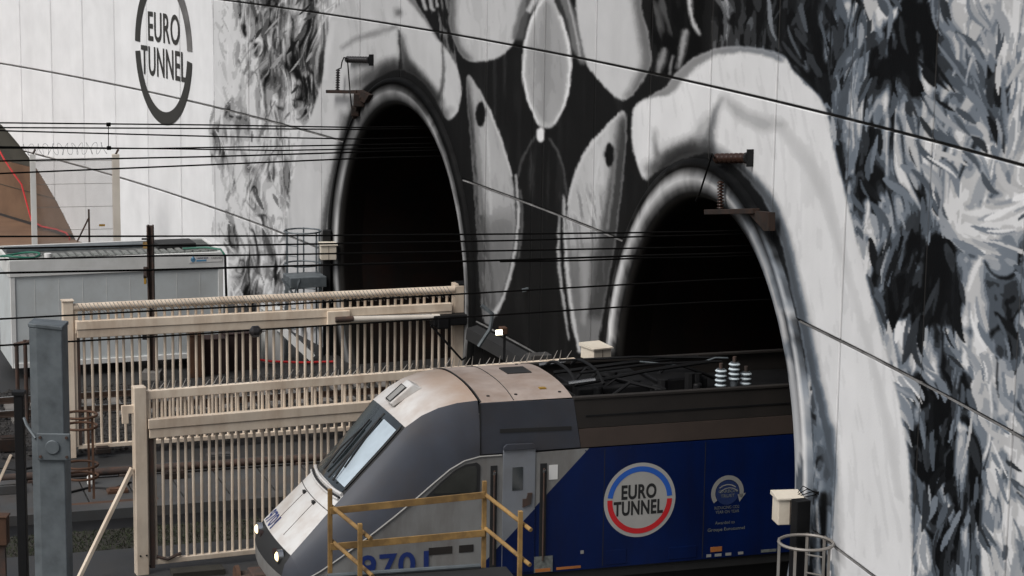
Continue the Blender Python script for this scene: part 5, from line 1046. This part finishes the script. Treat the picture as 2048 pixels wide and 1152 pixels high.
uP0, zP = FG.uz(700, 1150, -.1); uP1, _ = FG.uz(960, 1131, -.1); mb = MB(); mb.box(FG.P((uA+uD)/2, -.55, zP-.10), uD-uA+.1, 1.0, .14, FG.U, FG.V); mb.build('deck', M['rubber'], pl, bevel=.02)
mb = MB(); mb.tube([FG.P(uA-.05, -.08, zP), FG.P(uP1, -.08, zP+.01)], .035, 8); mb.build('edge_tube', M['galv'], pl, True)
for u in (uA, uD):
    for v in (-.1, -.95): mb = MB(); mb.bar(FG.P(u, v, 0), FG.P(u, v, zP-.1), .09, .09, FG.V); mb.build('leg', M['rubber'], pl)
# galvanised mast: H section with clamp plate
YM = 26.0
mp = at_y(99, 1400, YM); tp_ = at_y(97, 650, YM); mast = empty('galvanised_mast', (at_y(103, 1152, YM).x, YM, 0), 'broad galvanised steel mast with clamp plate standing before the gates', 'mast')
xl, xr = at_y(64, 700, YM).x, at_y(131, 700, YM).x; xm = (xl+xr)/2; wd = xr-xl; zt = tp_.z
mb = MB()
for sx in (-1, 1): mb.box((xm+sx*(wd/2-.012), YM, zt/2), .024, .36, zt)
mb.box((xm-.0, YM-.04, zt/2-.01), wd-.05, .03, zt-.02); mb.box((xm-.09, YM-.13, zt/2-.03), wd*.62, .012, zt-.06)
mb = MB(); mb.prism([(xl, YM-.15, 0), (xl+.10, YM-.19, 0), (xr, YM-.19, 0), (xr, YM+.17, 0), (xl, YM+.17, 0)], (0, 0, zt)); b_ = mb.build('shaft', M['galv'], mast, bevel=.012)
mb = MB(); mb.prism([(xl-.01, YM-.16, zt), (xl+.10, YM-.20, zt), (xr+.01, YM-.20, zt-.03), (xr+.01, YM+.18, zt-.03), (xl-.01, YM+.18, zt)], (0, 0, .05)); mb.build('cap', M['galv'], mast, bevel=.01)
q = at_y(108, 893, YM-.2); mb = MB(); mb.box((q.x, YM-.215, q.z), at_y(143, 893, YM).x-at_y(76, 893, YM).x, .03, .34); pt = mb.build('clamp_plate', M['galv'], mast, bevel=.012)
mb = MB(); mb.tube([(q.x-.01, YM-.228, q.z), (q.x-.01, YM-.25, q.z)], .088, 22); mb.build('boss', M['galv'], pt, True, .008)
for sx, sz in ((-.16, .12), (.16, .12), (-.16, -.12), (.16, -.12)): mb = MB(); mb.tube([(q.x+sx, YM-.228, q.z+sz), (q.x+sx, YM-.25, q.z+sz)], .018, 8); mb.build('bolt', M['rusty'], pt)
mb = MB(); mb.tube([(q.x-.22, YM-.2, q.z+.1), (q.x-.35, YM-.1, q.z+.24), (q.x-.4, YM, q.z+.3)], .02, 6); mb.build('strap', M['galv'], mast)
# dark post and small things at the left edge
YP = 30.0
q = at_y(38, 788, YP); dp = empty('dark_post', (q.x, YP, 0), 'slim black post at the frame edge beside the galvanised mast', 'post')
mb = MB(); mb.box((q.x, YP, q.z/2), .13, .13, q.z); mb.build('shaft', M['black'], dp, bevel=.01); mb = MB(); mb.box((q.x, YP, q.z+.02), .17, .17, .05); mb.build('cap', M['black'], dp)
q = at_y(4, 1060, YP+1); mb = MB(); mb.box((q.x-.02, YP+1, q.z), .22, .2, .42); mb.box((q.x-.02, YP+1, q.z+.22), .25, .23, .03); bx = empty('orange_box', (q.x, YP+1, 0), 'small rust-orange box on a post at the frame edge', 'box'); mb.build('housing', M['rust_orange'], bx, bevel=.01); mb = MB(); mb.box((q.x, YP+1, (q.z-.21)/2), .09, .09, q.z-.21); mb.build('stand', M['rusty'], bx)
rl = empty('handrail', at_z(30, 860, 0), 'low brown pipe handrail in front of the cabin end', 'handrail')
for px in (33, 50):
    a = at_y(px, 692 if px == 33 else 680, 52.0); mb = MB(); mb.tube([(a.x, 52, 0), a], .05, 8); mb.build('upright', M['rusty'], rl, True)
a = at_y(28, 690, 52.0); b = at_y(64, 682, 52.0); mb = MB(); mb.tube([a, b], .05, 8); mb.build('rail', M['rusty'], rl, True)
# second brace stick at the edge
mb = MB(); mb.bar(at_y(22, 910, 38), at_y(-12, 985, 38), .06, .05); tag(mb.build('leaning_stick', M['cream'], bevel=.004), 'pale stick leaning at the frame edge left of the black post', 'stick')
# rusty hoop ladder cage by the mast
def ladder_cage(c, rad, ztop, zlow, m, label, ang, nb=5, hoops=None, name='ladder_cage'):
    t = empty(name, (c[0], c[1], 0), label, 'ladder cage', 'hooped ladder cages')
    hs2 = hoops or [ztop, ztop-.75, ztop-1.5]
    for z in hs2:
        mb = MB(); mb.tube([(c[0]+rad*math.cos(a), c[1]+rad*math.sin(a), z) for a in np.linspace(R(ang), R(ang+360), 29)], .025, 6); mb.build('hoop', M[m], t, True)
    for k in range(nb):
        a = R(ang+20+320*k/(nb-1)); x, y = c[0]+rad*math.cos(a), c[1]+rad*math.sin(a); mb = MB(); mb.bar((x, y, zlow), (x, y, ztop+.03), .045, .016); mb.build('upright', M[m], t)
    for z in np.arange(zlow+.2, ztop-.3, .3):
        a0, a1 = R(ang-20), R(ang+20); mb = MB(); mb.tube([(c[0]+rad*math.cos(a0), c[1]+rad*math.sin(a0), z), (c[0]+rad*math.cos(a1), c[1]+rad*math.sin(a1), z)], .014, 5); mb.build('rung', M[m], t)
    return t
q = at_y(160, 830, 40.5); ladder_cage((q.x, 40.5), .32, q.z, q.z-1.6, 'rust_orange', 'small rusty ladder cage just behind the galvanised mast', 200, 4, [q.z, q.z-.22, q.z-.98, q.z-1.2])
# ladder cage, black post and grey box at the near tunnel jamb
q = at_y(1612, 1085, 33.2); ladder_cage((q.x, 33.2), .43, q.z, 0.0, 'galv_light', 'grey ladder cage at the foot of the near tunnel, right edge', 60, 5, [q.z, q.z-.9, q.z-1.8])
s_, z_ = wall_sz(1632, 1000); mb = MB(); mb.bar(WP(s_+.1, 0, .30), WP(s_+.1, z_+.05, .30), .20, .25, WP(0, 0, 1)-WP(0, 0, 0)); tag(mb.build('black_duct', M['black'], bevel=.01), 'black upright duct beside the near tunnel ring above the ladder cage', 'duct')

# camera housings on brackets
def housing(px, py, y, w_, h_, d_, rot, label, mk='cream_box', legs=None):
    q = at_y(px, py, y); t = empty('camera_housing', q, label, 'camera box', 'cream camera boxes by the tunnels')
    ux = Vector((math.cos(R(rot)), math.sin(R(rot)), 0)); uy = Vector((-ux.y, ux.x, 0))
    mb = MB(); mb.box(q, w_, d_, h_, ux, uy); b = mb.build('case', M[mk], t, bevel=.012)
    mb = MB(); mb.hexa([q-ux*(w_/2+.03)-uy*(d_/2+.03)+Vector((0,0,h_/2+.004)), q+ux*(w_/2+.03)-uy*(d_/2+.03)+Vector((0,0,h_/2+.004)), q+ux*(w_/2+.03)+uy*(d_/2+.03)+Vector((0,0,h_/2+.004)), q-ux*(w_/2+.03)+uy*(d_/2+.03)+Vector((0,0,h_/2+.004)),
            q-ux*(w_/2+.03)-uy*(d_/2+.03)+Vector((0,0,h_/2+.03)), q+ux*(w_/2+.03)-uy*(d_/2+.03)+Vector((0,0,h_/2+.03)), q+ux*(w_/2+.03)+uy*(d_/2+.03)+Vector((0,0,h_/2+.07)), q-ux*(w_/2+.03)+uy*(d_/2+.03)+Vector((0,0,h_/2+.07))]); mb.build('lid', M[mk], t)
    mb = MB(); mb.box(q-uy*(d_/2+.003)+ux*.0, .012, .006, h_*.96, ux, uy); mb.build('door_seam', M['rusty'], b)
    if legs:
        e = WP(*legs); mb = MB(); mb.bar(q+Vector((0, 0, -h_*.3))+uy*d_*.3, e, .05, .05); mb.bar(q+Vector((0, 0, h_*.3))+uy*d_*.3, e+Vector((0, 0, .25)), .03, .03); mb.build('bracket', M['rusty'], t)
    return t
s_, z_ = wall_sz(1622, 1000)
h = housing(1574, 1019, 34.2, .40, .42, .34, 10, 'cream box on a bracket at the near tunnel, above the ladder cage', legs=(s_, z_-.2, .15))
q = at_y(1605, 1000, 34.2); mb = MB()
for k in range(4): mb.tube([at_y(1596, 985+4*k, 34.2), at_y(1606+8*k, 972+6*k, 34.0), at_y(1640, 990-3*k, 33.9)], .008, 4)
mb.build('cables', M['wire'], h); mb = MB()
for k in range(3): mb.tube([at_y(1603, 1024+11*k, 34.15), at_y(1608, 1024+11*k, 34.1)], .03, 6)
mb.build('gland', M['rusty'], h)
s_, z_ = wall_sz(1218, 712)
housing(1192, 706, 43.2, .42, .24, .5, 30, 'cream box low at the left foot of the near tunnel ring', legs=(s_, z_-.1, .1))
s_, z_ = wall_sz(662, 505)
housing(656, 504, 60.6, .44, .40, .34, 12, 'cream box on the black post left of the far tunnel', legs=(s_-.3, z_, .1))
# black post, ladder cage and platform left of the far tunnel
q = at_y(654, 460, 60.9); mb = MB(); mb.box((q.x, 60.9, q.z/2), .22, .22, q.z); bp_ = mb.build('black_post', M['black'], bevel=.01); tag(bp_, 'thick black post carrying a cream box left of the far tunnel', 'post')
q = at_y(605, 462, 61.5); ladder_cage((q.x, 61.5), .52, q.z, 0.2, 'galv', 'dark grey ladder cage left of the far tunnel above the rear gate', 240, 6, [q.z, q.z-.95, q.z-1.75])
q = at_y(606, 560, 60.8); plt = empty('landing', (q.x, 60.8, 0), 'dark steel landing below the ladder cage left of the far tunnel', 'landing')
mb = MB(); mb.box((q.x+.05, 60.8, q.z), 1.05, .9, .30, F2.U, F2.V); mb.build('deck', M['galv'], plt, bevel=.02)
for dx in (-.45, .5):
    mb = MB(); mb.bar((q.x+dx, 60.7, 0), (q.x+dx, 60.7, q.z), .09, .09, (0, 1, 0)); mb.build('leg', M['galv'], plt)
mb = MB(); mb.bar((q.x-.55, 60.3, q.z+.12), (q.x-.2, 60.3, q.z-.35), .07, .05); mb.bar((q.x-.2, 60.3, q.z-.35), (q.x-.05, 60.3, q.z+.1), .07, .05); mb.build('strut', M['galv'], plt)
# stair below the landing
sr = empty('steel_stair', (q.x, 60, 0), 'pale steel stair leading down from the landing behind the rear gate', 'stair')
for dv in (0, .7):
    mb = MB(); mb.bar(at_y(560, 655, 59.5+dv), at_y(625, 716, 59.5+dv), .04, .22); mb.build('stringer', M['cabin_trim'], sr)
for k in range(5):
    a = at_y(566+13*k, 660+12.5*k, 59.85); mb = MB(); mb.box(a, .26, .7, .03); mb.build('tread', M['galv'], sr)
# brown mast before the cabin
q = at_y(300, 450, 57.4); bm = empty('brown_mast', (q.x, 57.4, 0), 'slim dark brown steel mast with a bracket standing before the cabin', 'mast')
mb = MB(); mb.box((q.x-.06, 57.4, q.z/2), .045, .17, q.z); mb.box((q.x+.07, 57.4, q.z/2), .045, .17, q.z); mb.box((q.x, 57.42, q.z/2-.005), .11, .03, q.z-.01); mb.build('shaft', M['rusty'], bm, bevel=.006)
for (py, w2, hh, m) in ((478, .26, .06, 'black'), (490, .16, .30, 'timber'), (545, .12, .5, 'rusty'), (560, .08, .35, 'yellow'), (668, .2, .5, 'black')):
    a = at_y(292, py, 57.25); mb = MB(); mb.box((a.x-.02, 57.25, a.z), w2*.7, .1, hh*.6); mb.build('bracket', M[m], bm)
mb = MB(); a = at_y(300, 772, 57.4); mb.box((q.x, 57.4, .12), .5, .5, .24); mb.build('footing', M['sleeper'], bm, bevel=.02)
# lit floodlight and dark frame between the tunnels
q = at_y(1000, 664, 47.2); fl = empty('floodlight', q, 'small lit floodlight low between the two tunnels', 'lamp')
mb = MB(); mb.box(q+Vector((.07, .09, .02)), .15, .22, .16, F2.U, F2.V); mb.build('housing', M['rust_orange'], fl, bevel=.02)
mb = MB(); mb.box(q+Vector((-.02, -.05, .0)), .15, .02, .11, F2.U, F2.V); mb.build('lens', lamp_mat('flood_lens', (1.0, .92, .66), 4.0), fl)
mb = MB(); mb.bar(q+Vector((.1, .15, -.1)), Vector((q.x+.1, q.y+.15, 0)), .06, .06, (0, 1, 0)); mb.build('stand', M['black'], fl)
q = at_y(1062, 576, 48.4); cp = empty('short_mast', (q.x, 48.4, 0), 'dark thin mast with a small head between the two tunnels', 'mast')
mb = MB(); mb.bar((q.x, 48.4, 0), q, .09, .09, (0, 1, 0)); mb.build('shaft', M['black'], cp); mb = MB(); mb.bar(q+Vector((-.2, 0, -.06)), q+Vector((.1, 0, .02)), .08, .07); mb.build('head', M['galv'], cp)
mb = MB(); a = at_y(985, 628, 48.2); mb.tube([a+Vector((-.25, 0, .2)), a, a+Vector((-.05, 0, -.35)), a+Vector((-.3, 0, -.75))], .05, 6); tag(mb.build('grey_conduit', M['galv'], None, True), 'bent grey conduit at the wall foot beside the rear gate motor', 'conduit')
mb = MB(); a = at_y(1078, 712, 47.0); mb.box((a.x, 47.0, a.z*.5), .5, .35, a.z+.1, F2.U, F2.V); tag(mb.build('concrete_block', M['slab'], bevel=.015), 'pale concrete block at the wall foot behind the front gate end', 'block')

# ================================================================== insulators on brackets above the tunnels
def insulator(mb, p, q, r, n, core=.4):
    p = Vector(p); q = Vector(q); pts = []; rs = []
    for k in range(n):
        for t, s in ((0, core), (.3, 1.0), (.62, .9), (.9, core)): pts.append(p+(q-p)*((k+t)/n)); rs.append(r*s)
    pts.append(q); rs.append(r*core); mb.tube(pts, rs, 14)
def ins_set(top0, top1, up0, up1, arm, bracket, wirepts, ins_mat, label, n0, n1, nrm):
    t = empty('insulator_bracket', at_wall(*top1, 0), label, 'insulator', 'insulator brackets over the tunnels')
    a = at_wall(*top1, .06); b = at_wall(*top0, .12)
    mb = MB(); insulator(mb, b, a, .095, n0); mb.build('line_insulator', M[ins_mat], t, True)
    mb = MB(); d = (a-b).normalized(); mb.tube([a-d*.02, a+d*.05], .11, 12); mb.box(a+d*.05, .05, .12, .30, d, d.cross(Vector((0, 0, 1))).normalized()); mb.build('end_plate', M['black'], t)
    c, e = at_wall(*up0, .22), at_wall(*up1, .22)
    mb = MB(); insulator(mb, c, e, .065, n1); mb.build('post_insulator', M[ins_mat], t, True)
    p, q_ = at_wall(*arm[0], .22), at_wall(*arm[1], .22); mb = MB(); mb.bar(p, q_, .14, .09); ar = mb.build('arm', M['iron'], t, bevel=.01)
    g0 = [at_wall(*k, .24) for k in bracket]; mb = MB(); mb.prism(g0, WP(20, 0, -.12)-WP(20, 0, 0)); mb.build('gusset', M['iron'], ar)
    for wpt in wirepts:
        mb = MB(); mb.tube([at_wall(x, y, .23) for x, y in wpt], .018, 5); mb.build('jumper', M['wire'], t, True)
    return t
ins_set((694, 119), (741, 120), (675, 182), (676, 138), ((656, 183), (716, 184)), [(702, 180), (718, 180), (738, 190), (728, 206), (716, 200)], [[(694, 117), (688, 115), (684, 124), (682, 136), (677, 138)], [(695, 120), (699, 170), (703, 215), (705, 225)]], 'porcelain_black', 'black ribbed insulators on a bracket over the far tunnel', 9, 9, 0)
ins_set((1433, 317), (1498, 316), (1441, 418), (1441, 362), ((1415, 424), (1512, 422)), [(1490, 420), (1537, 425), (1537, 462), (1528, 462)], [[(1430, 316), (1424, 308), (1420, 322), (1400, 385), (1392, 402)]], 'porcelain', 'brown ribbed insulators on a bracket over the near tunnel', 7, 9, 0)
mb = MB(); mb.box(at_wall(719, 200, .2), .30, .3, .36); mb.box(at_wall(711, 222, .2), .22, .3, .28); mb.bar(at_wall(724, 192, .2), at_wall(708, 236, .2), .12, .1); tag(mb.build('clamp_bracket', M['iron'], bevel=.03), 'rusty clamp bracket at the shoulder of the far tunnel ring', 'bracket')

# ================================================================== overhead wires
def wire(pts, F, r, label, v=0.0, cat='wire'):
    P_ = [F.P(u, v, z) for u, z in (F.uz(*q, v) for q in pts)]
    ul, zl = F.uz(*pts[-1], v); P_.append(F.P(max(ul+6, 9), v, zl-.05))
    mb = MB(); mb.tube(P_, r, 6); return tag(mb.build('overhead_wire', M['wire'], None, True), label, cat, 'overhead wires')
def into(pts, F, v=0.0, du=6.0):
    return pts
W2 = [([(-60,245),(430,250),(722,255)], 'highest thin wire running to the far tunnel bracket'), ([(-60,255),(430,257),(722,259)], 'second thin wire from the top running to the far tunnel'), ([(-60,258),(20,262),(430,273),(716,278)], 'third sagging wire running to the far tunnel'),
      ([(-60,296),(300,297),(760,289)], 'fourth wire from the top, with a dropper, entering the far tunnel'), ([(-60,293),(300,297),(560,301),(760,297)], 'fifth wire crossing just below the dropper clamp'), ([(-60,323),(0,322),(430,313),(760,303)], 'sixth wire rising over the mesh fence into the far tunnel'), ([(-60,350),(0,347),(430,329),(760,315)], 'seventh wire rising across the brown door into the far tunnel')]
for k, (p_, l_) in enumerate(W2): wire(p_, F2, .020 if k < 5 else .022, l_)
u0, z0 = F2.uz(217, 249); u1, z1 = F2.uz(217, 296); mb = MB(); mb.tube([F2.P(u0, 0, z0), F2.P(u1, 0, z1)], .010, 5); dpo = empty('dropper', F2.P(u1, 0, z1), 'thin vertical dropper between two overhead wires above the mesh fence', 'dropper'); mb.build('rod', M['wire'], dpo)
for z in (z0, z1): mb = MB(); mb.tube([F2.P(u0-.05, 0, z), F2.P(u0+.05, 0, z)], .05, 8); mb.build('clamp', M['wire'], dpo)
W1 = [([(-60,473),(512,472),(1024,468),(1290,465),(1420,463)], 'upper level wire crossing both tunnel mouths at cabin roof height'), ([(-60,500),(0,497),(300,491),(512,490),(1024,481),(1290,473),(1420,470)], 'second wire crossing the cabin roof and both tunnels'), ([(-60,521),(300,512),(512,510),(1024,501),(1290,496),(1420,494)], 'third wire crossing along the cabin roof edge'),
      ([(-60,549),(0,546),(300,540),(512,534),(1024,520),(1290,511),(1420,508)], 'thick fourth wire crossing the cabin fascia'), ([(1000,523),(1160,521),(1290,516),(1420,514)], 'short parallel wire just under the fourth wire at the near tunnel'), ([(-60,642),(0,638),(300,622),(512,612),(1024,582),(1290,567),(1420,560)], 'fifth wire crossing the top of the rear gate'), ([(-60,696),(0,691),(300,674),(512,660),(1024,628),(1290,611),(1420,604)], 'lowest wire crossing the rear gate pickets')]
for k, (p_, l_) in enumerate(W1): wire(p_, F1, .016 if k != 3 else .019, l_)
u0, z0 = F1.uz(511, 663); mb = MB(); mb.tube([F1.P(u0-.11, 0, z0), F1.P(u0-.05, 0, z0), F1.P(u0+.05, 0, z0), F1.P(u0+.11, 0, z0)], [.03, .10, .10, .03], 12); wi = empty('wire_insulator', F1.P(u0, 0, z0), 'round black insulator strung on the lowest wire over the rear gate', 'insulator'); mb.build('body', M['porcelain_black'], wi, True)
mb = MB(); u1, z1 = F1.uz(528, 661); mb.tube([F1.P(u0+.1, 0, z0), F1.P(u1+.03, 0, z1)], .022, 6); mb.build('clamp', M['galv_light'], wi, True)
